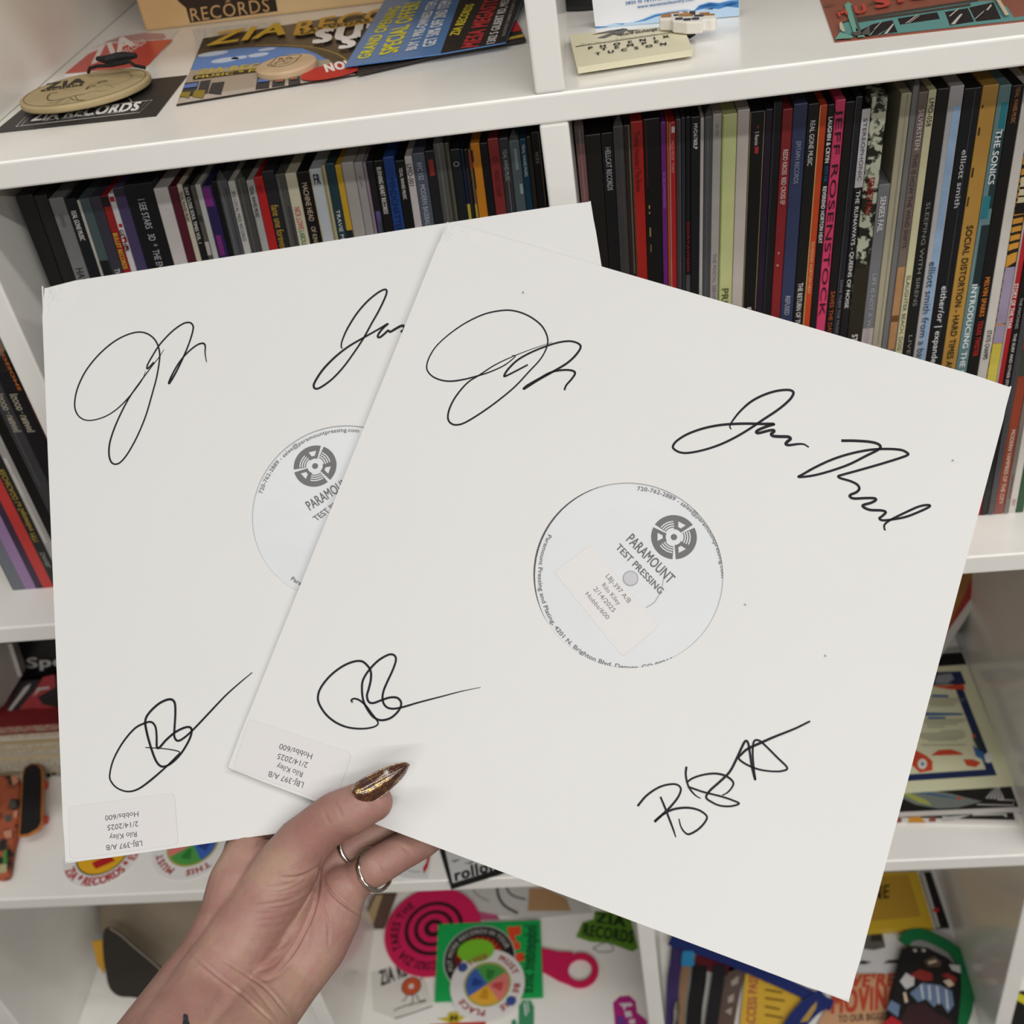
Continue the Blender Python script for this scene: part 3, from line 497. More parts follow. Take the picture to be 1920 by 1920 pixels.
 (KD, 1036, -1940, 478, 1310, 62, '#2c2b31', 'slate-black plastic-wrapped', [], [(100, 1310, '#4a4a52', .3, .42)]),
 (KD, 1100, -1940, 530, 1305, 92, '#96412a', 'rust brown white-lettered', [('MODERN VAMPIRES OF THE CITY', 660, 1215, '#d8c3b2', .4, .01)], [(60, 260, '#3a4434', -.5, .5), (1215, 1310, '#8a4a44', -.5, .5)]),
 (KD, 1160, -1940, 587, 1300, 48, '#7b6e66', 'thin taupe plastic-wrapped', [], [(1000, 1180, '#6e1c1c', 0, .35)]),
 (KD, 1212, -1940, 636, 1308, 66, '#d8d3cb', 'cream-white', [('SEX', 1180, 1230, '#b04038', .4, 0)], []),
 (KD, 1275, -1940, 693, 1312, 66, '#2d5230', 'bottle green', [], []),
]
FARL = [
 (KL, 150, 570, 262, 815, 22, '#5a131d', 'thin dark red', [], []),
 (KL, 60, 400, 270, 850, 62, '#121014', 'black orange-titled', [('BLOSSOMS', 290, 540, '#c4682c', .6, .03)], []),
 (KL, 20, 440, 245, 900, 70, '#17161a', 'black bracket-lettered', [('[GOOD - URBAN]', 560, 760, '#b5ac96', .4, .02)], []),
 (KL, -50, 480, 245, 1050, 80, '#1f1f24', 'plastic-wrapped black', [('[GOOD - URBAN]', 560, 760, '#b5ac96', .4, .02)], [(700, 1050, '#45464d', .2, .3)]),
 (KL, -70, 600, 248, 1230, 40, '#0d0c0d', 'thin black', [], []),
 (KL, -60, 680, 250, 1350, 52, '#a9a5a1', 'silver-grey', [], [(900, 1350, '#c4c0ba', .0, .4)]),
 (KL, -90, 760, 250, 1450, 60, '#23231f', 'charcoal gold-lettered', [('RECHICAGO Le Septembre 1971', 960, 1340, '#ac9340', .46, .01), ('DANIEL', 1400, 1480, '#9a9a98', .4, 0)], []),
 (KL, -140, 800, 222, 1540, 42, '#c43a37', 'coral red', [], []),
 (KL, -180, 800, 168, 1545, 46, '#3b2a40', 'plum', [], []),
 (KL, -230, 800, 132, 1552, 32, '#9c7da8', 'lilac', [], []),
 (KL, -290, 800, 96, 1560, 52, '#6e727a', 'blue-grey', [], []),
 (KL, -370, 800, 40, 1570, 60, '#5d5a4c', 'olive photo-printed', [], []),
]
LEAF = mat('#b3b59f', .4, .45, c2='#1b1c14', vscale=190, mix=(.48, .56))
def scroll_mat():
    m = bpy.data.materials.new('m_scroll'); m.use_nodes = True; nt = m.node_tree; tc = nt.nodes.new('ShaderNodeTexCoord'); wv = nt.nodes.new('ShaderNodeTexWave'); wv.wave_type = 'RINGS'
    wv.inputs['Scale'].default_value = 62; wv.inputs['Distortion'].default_value = 9; wv.inputs['Detail'].default_value = 0; wv.inputs['Detail Scale'].default_value = .6; cr = nt.nodes.new('ShaderNodeValToRGB'); e = cr.color_ramp.elements
    e[0].position = .22; e[0].color = (*lin('#1b130c'), 1); e[1].position = .34; e[1].color = (*lin('#c98f33'), 1); nt.links.new(tc.outputs['Object'], wv.inputs['Vector']); nt.links.new(wv.outputs['Fac'], cr.inputs['Fac']); nt.links.new(cr.outputs['Color'], nt.nodes['Principled BSDF'].inputs['Base Color']); return m
SCROLL = scroll_mat()
def records(rows, where, xlo, xhi, group):
    n = len(rows); T = []; lean = []; ztop = []
    for (Kx, xt, yt, xl, yl, wd, *_r) in rows:
        a = [hity(Kx((xt + s * wd / 2, yt)), YF) for s in (-1, 1)]; b = hity(Kx((xl, yl)), YF); m_ = (a[0] + a[1]) / 2
        T.append((a[0][0], a[1][0], m_[2])); lean.append((m_[0] - b[0]) / (m_[2] - b[2])); ztop.append(min(m_[2], ZS + .332))
    xm = np.array([(t[0] + t[1]) / 2 for t in T]); cf = np.polyfit(xm - xm.mean(), lean, 2); L = lambda x: float(np.polyval(cf, x - xm.mean()))
    zr = float(np.mean(ztop))                                  # common reference height for the spine boundaries
    lft = [t[0] + (zr - t[2]) * L(t[0]) for t in T]; rgt = [t[1] + (zr - t[2]) * L(t[1]) for t in T]
    bd = [lft[0]] + [(rgt[i] + lft[i + 1]) / 2 for i in range(n - 1)] + [rgt[-1]]
    for i in range(n):
        Kx, xt, yt, xl, yl, wd, colr, look, txt, pat = rows[i]
        def xat(f, z):                                         # lateral fraction f in -.5...5 at height z
            xs = [bd[i] + (z - zr) * L(bd[i]) + .00012, bd[i + 1] + (z - zr) * L(bd[i + 1]) - .00012]
            xs = [min(max(q, xlo), xhi) for q in xs]; return xs[0] + (xs[1] - xs[0]) * (f + .5)
        zt = ztop[i]; c = V((xat(0, ZS), YF + .15, ZS))
        prev = rows[i - 1][7].split(',')[0] if i else None; nxt = rows[i + 1][7].split(',')[0] if i + 1 < n else None
        lab = f'{look} record ' + (f'between {prev} and {nxt} ones' if prev and nxt else f'beside {nxt or prev} one') + ' ' + where
        r = thing('record', lab, 'record', c, group)
        q = [(xat(-.5, ZS), ZS), (xat(.5, ZS), ZS), (xat(.5, zt), zt), (xat(-.5, zt), zt)]
        vs, fs = slab_vf([V((x, YF, z)) for x, z in q], (0, -1, 0), .312); o = link('jacket', vs, fs, LEAF if look == 'leaf-patterned' else SCROLL if look.startswith('ornate') else mat(colr, .38, .45, var=.22, vscale=18, bump=.05), r); bevel(o, .0005, 2)
        if 'plastic' in look:                                  # clear outer sleeve, standing a little above the jacket
            zu = min(zt + .007, ZS + .3335); q = [(xat(-.5, ZS), ZS), (xat(.5, ZS), ZS), (xat(.5, zt), zt), (xat(.15, zu), zu), (xat(-.2, zu - .002), zu - .002), (xat(-.5, zt), zt)]
            vs, fs = slab_vf([V((x, YF - .0011, z)) for x, z in q], (0, -1, 0), .0003); link('plastic_sleeve', vs, fs, film_mat(), r)
        def zpx(y):                                            # height on the spine's middle line that shows at crop row y
            tgt = Kx((0, y))[1]; lo, hi = ZS - .1, ZS + .4
            for _ in range(30):
                mid = (lo + hi) / 2
                if project((xat(0, mid), YF, mid))[1] > tgt: lo = mid
                else: hi = mid
            return lo
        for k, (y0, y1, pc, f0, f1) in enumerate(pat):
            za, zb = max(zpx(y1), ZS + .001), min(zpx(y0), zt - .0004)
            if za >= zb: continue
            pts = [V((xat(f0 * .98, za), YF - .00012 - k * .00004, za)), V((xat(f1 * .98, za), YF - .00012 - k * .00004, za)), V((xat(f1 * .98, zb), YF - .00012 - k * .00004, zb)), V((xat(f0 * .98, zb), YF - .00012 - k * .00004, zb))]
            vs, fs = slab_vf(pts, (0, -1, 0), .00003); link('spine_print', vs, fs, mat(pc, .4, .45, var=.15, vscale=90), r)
        for (s, y0, y1, tc, sz, bd_) in txt:
            za, zb = zpx(y0), max(zpx(y1), ZS + .002); v, f = layout(s, bd_)
            w0 = xat(.5, za) - xat(-.5, za); vv = []
            if s in ('FR',):                                   # set across the spine
                for p in v: z = zb + (za - zb) * p[1]; vv.append(V((xat(-.25 + .5 * p[0], z), YF - .0006 - p[2] * LAY, z)))
            else:
                for p in v: z = za + (zb - za) * p[0]; vv.append(V((xat((p[1] - .5) * sz, z), YF - .0006 - p[2] * LAY, z)))
            link('lettering', vv, f, mat(tc, .45), r)
records(MID, 'in the middle cubby', -PX + TH + .0004, -.0004, 'records in the middle cubby')
records(RIGHT, 'in the right cubby', TH + .0004, PX - .0004, 'records in the right cubby')
records(FARL, 'in the left cubby', XL + .001, -PX - .0004, 'records in the left cubby')
# ---------------------------------------------------------------- the hand that holds the sleeves
def round_cone(p0, r0, p1, r1, k=20, rings=5):
    """closed capsule with tapering radius"""
    p0, p1 = V(p0), V(p1); t = p1 - p0; L = np.linalg.norm(t); t = t / max(L, 1e-9); a = np.cross(t, V((.3, .5, .81))); a /= np.linalg.norm(a); b = np.cross(t, a)
    prof = [(p0 - t * r0 * math.cos(q), r0 * math.sin(q)) for q in np.linspace(.12, math.pi / 2, rings)] + [(p1 + t * r1 * math.sin(q), r1 * math.cos(q)) for q in np.linspace(0, math.pi / 2 - .12, rings)]
    vs, fs = [], []
    for c, r in prof: vs += [c + r * (math.cos(2 * math.pi * j / k) * a + math.sin(2 * math.pi * j / k) * b) for j in range(k)]
    n = len(prof)
    for i in range(n - 1):
        for j in range(k): fs.append((i * k + j, i * k + (j + 1) % k, (i + 1) * k + (j + 1) % k, (i + 1) * k + j))
    fs += [tuple(range(k))[::-1], tuple(range((n - 1) * k, n * k))]
    return vs, fs
CH = dict(
 thumb=[(700, 1504, .5432, 37), (681, 1508, .5425, 43), (655, 1521, .5425, 46), (630, 1530, .5430, 46), (600, 1553, .5450, 47), (566, 1585, .5475, 53), (530, 1640, .5500, 62), (480, 1712, .5490, 68), (425, 1800, .5420, 70), (377, 1868, .5300, 74)],
 index_side=[(640, 1470, .584, 30), (560, 1510, .581, 34), (506, 1545, .5790, 42), (478, 1572, .5765, 47), (474, 1590, .5725, 52), (468, 1618, .5640, 55), (449, 1658, .5570, 59), (432, 1720, .5540, 59), (399, 1795, .5475, 63), (348, 1862, .5350, 66)],
 index_tip=[(640, 1470, .584, 30), (700, 1442, .5855, 27)],
 middle=[(770, 1470, .586, 26), (720, 1500, .583, 30), (640, 1545, .579, 33), (575, 1590, .574, 40), (545, 1650, .568, 46), (520, 1730, .5600, 58), (470, 1820, .5470, 66)],
 ring=[(802, 1490, .586, 25), (768, 1520, .582, 30), (716, 1553, .5785, 33), (668, 1580, .5745, 35), (618, 1618, .5710, 40), (590, 1670, .5660, 48), (556, 1750, .5580, 58)],
 pinky=[(852, 1528, .586, 24), (832, 1550, .580, 29), (790, 1576, .5685, 34), (745, 1601, .5620, 35), (704, 1626, .5580, 36), (682, 1640, .5600, 34), (652, 1662, .5650, 40), (622, 1700, .5620, 58)],
 heel=[(640, 1668, .5630, 50), (616, 1712, .5600, 63), (590, 1768, .5560, 63), (546, 1828, .5480, 62), (494, 1890, .5350, 70)],
 arm_a=[(377, 1868, .5300, 74), (300, 1985, .5000, 84), (190, 2150, .4600, 96)],
 arm_b=[(494, 1890, .5350, 70), (420, 2010, .5020, 84), (330, 2190, .4600, 96)],
 arm_c=[(348, 1862, .5350, 66), (268, 1975, .5030, 74), (150, 2120, .4620, 88)],
 arm_d=[(440, 1862, .5400, 72), (360, 1990, .5100, 88), (260, 2170, .4680, 100)],
)
vs, fs = [], []
for ch in CH.values():
    q = [(at(c[:2], c[2]), c[3] * c[2] / F) for c in ch]
    for i in range(len(q) - 1):
        a, b = round_cone(q[i][0], q[i][1], q[i + 1][0], q[i + 1][1]); n = len(vs); vs += a; fs += [tuple(j + n for j in f) for f in b]
tmp = link('hand_blocks', vs, fs, None)
m = tmp.modifiers.new('r', 'REMESH'); m.mode = 'VOXEL'; m.voxel_size = .00062; m.use_smooth_shade = True
m = tmp.modifiers.new('s', 'SMOOTH'); m.factor = .5; m.iterations = 34
me = bpy.data.meshes.new_from_object(tmp.evaluated_get(bpy.context.evaluated_depsgraph_get())); bpy.data.objects.remove(tmp)
n = len(me.vertices); co = np.empty(n * 3); me.vertices.foreach_get('co', co); co = co.reshape(-1, 3); no = np.empty(n * 3); me.vertices.foreach_get('normal', no); no = no.reshape(-1, 3)
cc = (co - CAM) @ RC; px = np.stack([960 + F * cc[:, 0] / -cc[:, 2], 960 - F * cc[:, 1] / -cc[:, 2]], 1); face = -np.einsum('ij,ij->i', no, (co - CAM) / np.linalg.norm(co - CAM, axis=1)[:, None])
KH = crop(340, 1400, 3.692); disp = np.zeros(n)
CREASE = [  # (points, depth mm, width px)
 ([(975, 770), (955, 900), (945, 1010), (915, 1140), (850, 1290), (770, 1430), (640, 1590)], 1.1, 2.4),
 ([(965, 885), (1030, 1000), (1120, 1085), (1245, 1172)], 1.0, 2.2), ([(690, 908), (800, 903), (890, 870), (955, 826)], .95, 2.6),
 ([(930, 1040), (985, 1120), (1015, 1230), (1020, 1390)], .5, 2.2), ([(60, 1425), (240, 1580), (430, 1725), (640, 1915)], .75, 2.0), ([(290, 1480), (470, 1595), (600, 1690), (740, 1860)], .6, 2.0),
 ([(460, 1620), (560, 1740), (650, 1860)], .35, 3), ([(1050, 365), (1090, 430), (1112, 490)], .35, 2.6), ([(975, 430), (1005, 490), (1030, 540)], .25, 2.6),
 ([(1365, 755), (1392, 830), (1440, 890)], .4, 3), ([(1530, 690), (1590, 740)], .35, 3), ([(510, 690), (560, 650), (620, 605)], .8, 4),
 ([(900, 1190), (880, 1330), (860, 1450)], .3, 4), ([(760, 1480), (700, 1560), (620, 1610), (540, 1615)], .45, 4)]
wr = random.Random(5)
for i in range(15):
    y = 930 + i * 41 + wr.uniform(-14, 14); x0 = 440 + wr.uniform(-20, 160); x1 = min(940, 1000 - i * 17 + wr.uniform(-110, 10)); q = wr.uniform(.12, .34)
    CREASE.append(([(x0, y + 30 + wr.uniform(-8, 8)), (x0 * .65 + x1 * .35, y + 30 + wr.uniform(-8, 8)), (x0 * .3 + x1 * .7, y - 10 + wr.uniform(-8, 8)), (x1, y - 66 + wr.uniform(-12, 12))], q, wr.uniform(2.2, 3.6)))
for i in range(9):
    y = 700 + i * 26; CREASE.append(([(430, y + 90), (620, y + 60), (780, y + 20), (860, y - 20)], .16, 3))
for pts, dmm, wpx in CREASE:
    q = np.array(spline([KH(p) for p in pts], 8)); lo, hi = q.min(0) - 12, q.max(0) + 12
    idx = np.where((face > .05) & (px[:, 0] > lo[0]) & (px[:, 0] < hi[0]) & (px[:, 1] > lo[1]) & (px[:, 1] < hi[1]))[0]
    if not len(idx): continue
    d = np.full(len(idx), 1e9); tt = np.zeros(len(idx))
    for i in range(len(q) - 1):
        ab = q[i + 1] - q[i]; t = np.clip(((px[idx] - q[i]) @ ab) / (ab @ ab + 1e-9), 0, 1); dd = np.linalg.norm(px[idx] - (q[i] + t[:, None] * ab), axis=1)
        better = dd < d; d[better] = dd[better]; tt[better] = (i + t[better]) / (len(q) - 1)
    fade = np.clip(np.minimum(tt, 1 - tt) * 6, 0, 1)
    disp[idx] += dmm * .001 * np.exp(-(d / wpx) ** 2) * (.25 + .75 * fade) - dmm * .00028 * np.exp(-((d - 2.6 * wpx) / (1.6 * wpx)) ** 2) * fade
co -= no * disp[:, None]
person = thing('person', 'person holding both white sleeves between thumb and fingers, painted nail, silver rings', 'person', at((440, 1860), .54)); org = V(person['_o'])
me.vertices.foreach_set('co', (co - org).ravel()); me.name = 'hand_and_forearm'; me.update()
def skin_mat():
    m = bpy.data.materials.new('m_skin'); m.use_nodes = True; nt = m.node_tree; b = nt.nodes['Principled BSDF']; N = nt.nodes.new; Lk = nt.links.new
    tc = N('ShaderNodeTexCoord'); n1 = N('ShaderNodeTexNoise'); n1.inputs['Scale'].default_value = 34; n1.inputs['Detail'].default_value = 6
    cr = N('ShaderNodeValToRGB'); e = cr.color_ramp.elements; e[0].position = .32; e[0].color = (*lin('#a2756a'), 1); e[1].position = .68; e[1].color = (*lin('#b5937f'), 1); x = e.new(.5); x.color = (*lin('#ab8376'), 1)
    n2 = N('ShaderNodeTexNoise'); n2.inputs['Scale'].default_value = 420; n2.inputs['Detail'].default_value = 5; mx = N('ShaderNodeMix'); mx.data_type = 'RGBA'; mx.blend_type = 'MULTIPLY'; mx.inputs[0].default_value = .25
    bp = N('ShaderNodeBump'); bp.inputs['Strength'].default_value = .10; bp.inputs['Distance'].default_value = .0008
    vo = N('ShaderNodeTexVoronoi'); vo.inputs['Scale'].default_value = 1100; ad = N('ShaderNodeMath'); ad.operation = 'ADD'
    for q in (n1, n2, vo): Lk(tc.outputs['Object'], q.inputs['Vector'])
    Lk(n1.outputs['Fac'], cr.inputs['Fac']); Lk(cr.outputs['Color'], mx.inputs[6]); Lk(n2.outputs['Color'], mx.inputs[7]); Lk(mx.outputs[2], b.inputs['Base Color'])
    Lk(n2.outputs['Fac'], ad.inputs[0]); Lk(vo.outputs['Distance'], ad.inputs[1]); Lk(ad.outputs[0], bp.inputs['Height']); Lk(bp.outputs['Normal'], b.inputs['Normal'])
    b.inputs['Roughness'].default_value = .5; b.inputs['Specular IOR Level'].default_value = .35; b.inputs['Subsurface Weight'].default_value = .18; b.inputs['Subsurface Radius'].default_value = (.006, .002, .001); b.inputs['Subsurface Scale'].default_value = 1
    return m
me.materials.clear(); me.materials.append(skin_mat()); me.materials.append(mat('#2c3238', .5, .3, var=.2))
KW = crop(0, 1480, 3.84); tri = [KW(p) for p in ((1285, 1900), (1325, 1612), (1352, 1614), (1372, 1690), (1420, 1900))]
def inside(p, poly):
    c = False
    for i in range(len(poly)):
        a, b = poly[i], poly[i - 1]
        if (a[1] > p[1]) != (b[1] > p[1]) and p[0] < (b[0] - a[0]) * (p[1] - a[1]) / (b[1] - a[1]) + a[0]: c = not c
    return c
cand = set(np.where((px[:, 0] > 320) & (px[:, 0] < 385) & (px[:, 1] > 1890) & (px[:, 1] < 1990) & (face > 0))[0].tolist())
for p in me.polygons:
    p.use_smooth = True
    if p.vertices[0] in cand and inside(px[p.vertices[0]], tri): p.material_index = 1
ob = bpy.data.objects.new('hand_and_forearm', me); COL.objects.link(ob); ob.parent = person
# painted thumbnail
KN = crop(560, 1400, 6.4)
eu = spline([KN(p) for p in ((632, 505), (668, 440), (760, 380), (870, 322), (1000, 262), (1150, 208), (1270, 186), (1332, 210))], 5); el = spline([KN(p) for p in ((640, 550), (700, 632), (800, 690), (910, 660), (1040, 570), (1160, 465), (1270, 345), (1334, 222))], 5)
nu = len(eu); nv = 13; vs, fs = [], []
for lay in (0, 1):
    for i in range(nu):
        t = i / (nu - 1)
        for j in range(nv):
            s = j / (nv - 1); p = V(eu[i]) * (1 - s) + V(el[i]) * s; arch = 1 - (2 * s - 1) ** 2
            dep = .5358 - .0038 * arch * min(1, 1.3 * math.sin(math.pi * min(.96, t * .8 + .16))) + .0045 * t * t - .0032 * s * (1 - t) + lay * .0006
            vs.append(at(p, dep))
for lay in (0, 1):
    for i in range(nu - 1):
        for j in range(nv - 1):
            a = lay * nu * nv + i * nv + j; f = (a, a + 1, a + nv + 1, a + nv); fs.append(f if lay == 0 else f[::-1])
rim = [i * nv for i in range(nu)] + [(nu - 1) * nv + j for j in range(1, nv)] + [i * nv + nv - 1 for i in range(nu - 2, -1, -1)] + list(range(nv - 2, 0, -1))
for i in range(len(rim)): a, b = rim[i], rim[(i + 1) % len(rim)]; fs.append((a, a + nu * nv, b + nu * nv, b))
def nail_mat():
    m = bpy.data.materials.new('m_glitter'); m.use_nodes = True; nt = m.node_tree; b = nt.nodes['Principled BSDF']; N = nt.nodes.new; Lk = nt.links.new
    tc = N('ShaderNodeTexCoord'); v = N('ShaderNodeTexVoronoi'); v.inputs['Scale'].default_value = 3600; n1 = N('ShaderNodeTexNoise'); n1.inputs['Scale'].default_value = 190
    Lk(tc.outputs['Object'], v.inputs['Vector']); Lk(tc.outputs['Object'], n1.inputs['Vector'])
    sp = N('ShaderNodeSeparateColor'); Lk(v.outputs['Color'], sp.inputs[0]); mu = N('ShaderNodeMath'); mu.operation = 'MULTIPLY'; Lk(sp.outputs[0], mu.inputs[0]); Lk(n1.outputs['Fac'], mu.inputs[1])
    th = N('ShaderNodeMapRange'); th.inputs['From Min'].default_value = .41; th.inputs['From Max'].default_value = .48; Lk(mu.outputs[0], th.inputs['Value'])
    mx = N('ShaderNodeMix'); mx.data_type = 'RGBA'; mx.inputs[6].default_value = (*lin('#3d150f'), 1); mx.inputs[7].default_value = (*lin('#d8a648'), 1); Lk(th.outputs[0], mx.inputs[0]); Lk(mx.outputs[2], b.inputs['Base Color']); Lk(th.outputs[0], b.inputs['Metallic'])
    b.inputs['Roughness'].default_value = .3; b.inputs['Coat Weight'].default_value = 1; b.inputs['Coat Roughness'].default_value = .05
    return m
nl = link('fingernail', vs, fs, nail_mat(), person, smooth=True); nl['label'] = 'long almond nail, dark brown with gold glitter'
vs, fs = [], []
for (dx, dy) in ((-145, 92), (30, 95), (-28, 60), (45, 22), (-50, -20), (28, -62), (-8, -58), (50, -18), (-50, 12), (12, 50), (-35, -42), (42, 45)):
    c, e = V((1055, 315)), V((1055 + dx, 315 + dy)); d = (e - c) / np.linalg.norm(e - c); pn = V((-d[1], d[0])) * 7
    k = len(vs); vs += [at(KN(tuple(c + pn)), .5302), at(KN(tuple(e)), .5306), at(KN(tuple(c - pn)), .5302)]; fs.append((k, k + 1, k + 2))
link('star_decal', vs, fs, mat('#b9b2ae', .3, .6), nl)
def ring_band(c, d, r, wd, label, twist=False):
    c = V(c); d = V(d) / np.linalg.norm(d); a = np.cross(d, V((.2, .1, .97))); a /= np.linalg.norm(a); b = np.cross(d, a); vs, fs = [], []; K_ = 64; prof = [(-.5, 0), (-.35, .0009), (0, .0012), (.35, .0009), (.5, 0), (.3, -.0005), (-.3, -.0005)]
    for i in range(K_):
        t = 2 * math.pi * i / K_; o_ = math.cos(t) * a + math.sin(t) * b; wv = wd * (1 + (.12 * math.sin(t * 12) if twist else 0))
        vs += [c + o_ * (r + h) + d * (s * wv) for s, h in prof]
    q = len(prof)
    for i in range(K_):
        for j in range(q): fs.append((i * q + j, i * q + (j + 1) % q, ((i + 1) % K_) * q + (j + 1) % q, ((i + 1) % K_) * q + j))
    o = link('finger_ring', vs, fs, mat('#c9c2b6', .22, .5, metal=1), person, smooth=True); o['label'] = label
def camdir(dx, dy, dz): return RC @ V((dx, -dy, dz))
ring_band(at((702, 1630), .5590), camdir(.72, -.45, .55), .0101, .0034, 'silver ring with notched edge on the little finger', True)
ring_band(at((668, 1583), .5715), camdir(.70, -.42, .58), .0108, .0034, 'plain silver band on the ring finger')
# ---------------------------------------------------------------- keepsakes in the cubbies
def cardK(Kx, name, label, cat, quad, z, th, color, **k):
    return card(name, label, cat, [Kx(p) for p in quad], z, th, color, **k)
def upright(name, label, cat, Kx, base2, outline, th, color, z, m=None, body='panel'):
    """panel standing on a shelf: base2 = two pixels of its foot on the shelf, outline = pixels of its face"""
    a, b = hitz(Kx(base2[0]), z), hitz(Kx(base2[1]), z); n = np.cross(b - a, V((0, 0, 1))); n /= np.linalg.norm(n); n = -n if n[1] > 0 else n
    t = thing(name, label, cat, (a + b) / 2); face = [hitp(Kx(p), a, n) for p in outline]; vs, fs = slab_vf(face, n, th); link(body, vs, fs, m or mat(color, .5), t)
    return t, Plane(a, n, t)
# ===== top row, middle cubby
K1, K2, K3, K4 = crop(0, 0, 3.556), crop(480, 0, 3.556), crop(1000, 0, 4.174), crop(1460, 0, 4.174)
wood = mat('#d8b98c', .55, .3, bump=.1, bscale=60, c2='#c39e6c', vscale=9)
a, b = hitz(K1((972, 213)), Z0), hitz(K2((1020, 0)), Z0); n_ = np.cross(b - a, V((0, 0, 1))); n_ /= np.linalg.norm(n_); n_ = -n_ if n_[1] > 0 else n_
t = thing('wooden_crate', 'pale wooden crate with burnt dark label at the back of the top shelf', 'crate', (a + b) / 2 - n_ * .06)
up = V((0, 0, 1)); H = .17
for nm, o1, L, d_ in (('front_board', a, b - a, .009), ('back_board', a - n_ * .113, b - a, .009)):
    vs, fs = slab_vf([o1, o1 + L, o1 + L + up * H, o1 + up * H], n_, d_); bevel(link(nm, vs, fs, wood, t), .002)
for o1 in (a, b):
    s = .009 if o1 is a else -.009; e = (b - a) / np.linalg.norm(b - a); vs, fs = slab_vf([o1 - n_ * .0091, o1 - n_ * .0091 + e * s, o1 - n_ * .1129 + e * s, o1 - n_ * .1129][::-1], -up, H); link('side_board', vs, fs, wood, t)
P = Plane(a, n_, t); P.poly('burnt_label', [K1(p) for p in ((1185, 5), (1240, 52), (1268, 152), (1852, 74), (1828, -60), (1180, -40))], '#2c1c12')
P.text('RECORDS', K1((1280, 142)), K1((1800, 74)), K1((1264, 58)), '#c39a66', .0, track=.06)
P.poly('accent', [K1(p) for p in ((1500, 18), (1524, 8), (1540, 12), (1524, 0), (1516, 0))], '#c39a66')
# red sticker on its white backing
t, P = cardK(K1, 'sticker_card', 'red and white sticker on clear backing behind the wooden medallion', 'sticker', [(425, 497), (640, 305), (960, 212), (1195, 195), (985, 452)], Z0, .0006, '#d9d4d0')
P.poly('red_print', [K1(p) for p in ((432, 492), (650, 314), (740, 292), (1152, 262), (985, 440))], '#cf4436', m=mat('#cf4436', .3))
P.poly('clear_patch', [K1(p) for p in ((690, 285), (800, 245), (960, 220), (1090, 225), (1108, 250), (1080, 262))], '#b98f8a')
P.text('ZIA', K1((610, 430)), K1((905, 300)), K1((585, 350)), '#efe4e0', .05); P.text('RECORDS', K1((835, 372)), K1((975, 290)), K1((815, 340)), '#e6d2cc', .02)
# black card
t, P = cardK(K1, 'black_card', 'black card with white framed lettering under the wooden medallion', 'card', [(-50, 886), (1040, 770), (1248, 500), (300, 602)], Z0, .0006, '#2e2b2b')
P.text('ZIA RECORDS', K1((205, 808)), K1((918, 735)), K1((248, 752)), '#e8e4e0', .05)
for f in (0, 1):
    q = [(108, 846), (188, 765), (1016, 668), (930, 752)]; c = V((560, 757)); q = [tuple(c + (V(p) - c) * (1 - .07 * f)) for p in q]; P.stroke('frame_line', [K1(p) for p in q + q[:1]], 1.6 - f * .6, '#dcd8d4', raw=True)
P.text('NEW & USED  TRADE - MODERN', K1((280, 812)), K1((820, 752)), K1((286, 800)), '#bdb8b4')
P.stroke('ridge_line', [K1(p) for p in ((820, 640), (845, 652), (862, 658), (880, 684))], 1.2, '#dcd8d4', raw=True)
# wooden medallion on a cord
zc = Z0 + .0070; cL_, cR_ = hitz(K1((116, 690)), zc), hitz(K1((990, 492)), zc); cen = (cL_ + cR_) / 2; rad = np.linalg.norm(cL_ - cR_) / 2 * 1.0; MN = V((0, .042, 1)); MN /= np.linalg.norm(MN); cen = cen + V((.0, .003, .0))
t = thing('wooden_medallion', 'round blond wooden medallion with black scorpion print and cord', 'medallion', (cen[0], cen[1], Z0 + .0008)); vs, fs = disc_vf(cen, MN, rad, .0042, 72); bevel(link('disc', vs, fs, mat('#b9a67d', .55, .3, c2='#ac9870', vscale=30), t), .0012, 2)
P = Plane(cen, MN, t); P.ring('printed_ring', tuple(cen), rad * .925, rad * .935, '#3a3226', seg=90)
P.text('ZIA', K1((298, 596)), K1((568, 552)), K1((308, 562)), '#2a241c', .06); P.text('RECORDS', K1((272, 614)), K1((552, 572)), K1((276, 602)), '#2a241c', .05)
for pts, w_ in (([(320, 640), (318, 665), (360, 672), (440, 655), (500, 640), (560, 630)], 5), ([(320, 640), (345, 622), (385, 620)], 4), ([(500, 640), (520, 668), (575, 668)], 3), ([(470, 655), (500, 672), (560, 672)], 3), ([(440, 660), (400, 680), (355, 705)], 2), ([(410, 665), (370, 690), (320, 690)], 2), ([(470, 662), (440, 690), (400, 700)], 2), ([(560, 630), (620, 612), (690, 610), (720, 600)], 3), ([(575, 600), (600, 580), (640, 575)], 7), ([(650, 560), (680, 545), (720, 545)], 7), ([(590, 572), (640, 560), (700, 552)], 3), ([(700, 570), (800, 560), (860, 535), (880, 510), (840, 488), (760, 495)], 2), ([(640, 590), (720, 575), (760, 590)], 2), ([(520, 520), (640, 500), (720, 505)], 1.4), ([(400, 590), (480, 610), (580, 590)], 1.4)):
    P.stroke('scorpion_print', [K1(p) for p in pts], w_ / 2.2, '#3a3328')
vs, fs = tube_vf([hitz(K1(p), Z0 + .012 + h) for p, h in (((590, 482), -.004), ((598, 455), 0), ((650, 440), .001), ((740, 437), .002), ((800, 425), .003), ((860, 410), .004), ((900, 438), .003), ((970, 452), 0))], .0011); link('cord', vs, fs, mat('#141213', .7), t)
vs, fs = tube_vf([hitz(K1(p), Z0 + .016) for p in ((650, 392), (720, 400), (780, 385), (830, 378), (908, 370))], [.0015, .003, .0032, .003, .0016]); link('cord_knot', vs, fs, mat('#141213', .7), t)
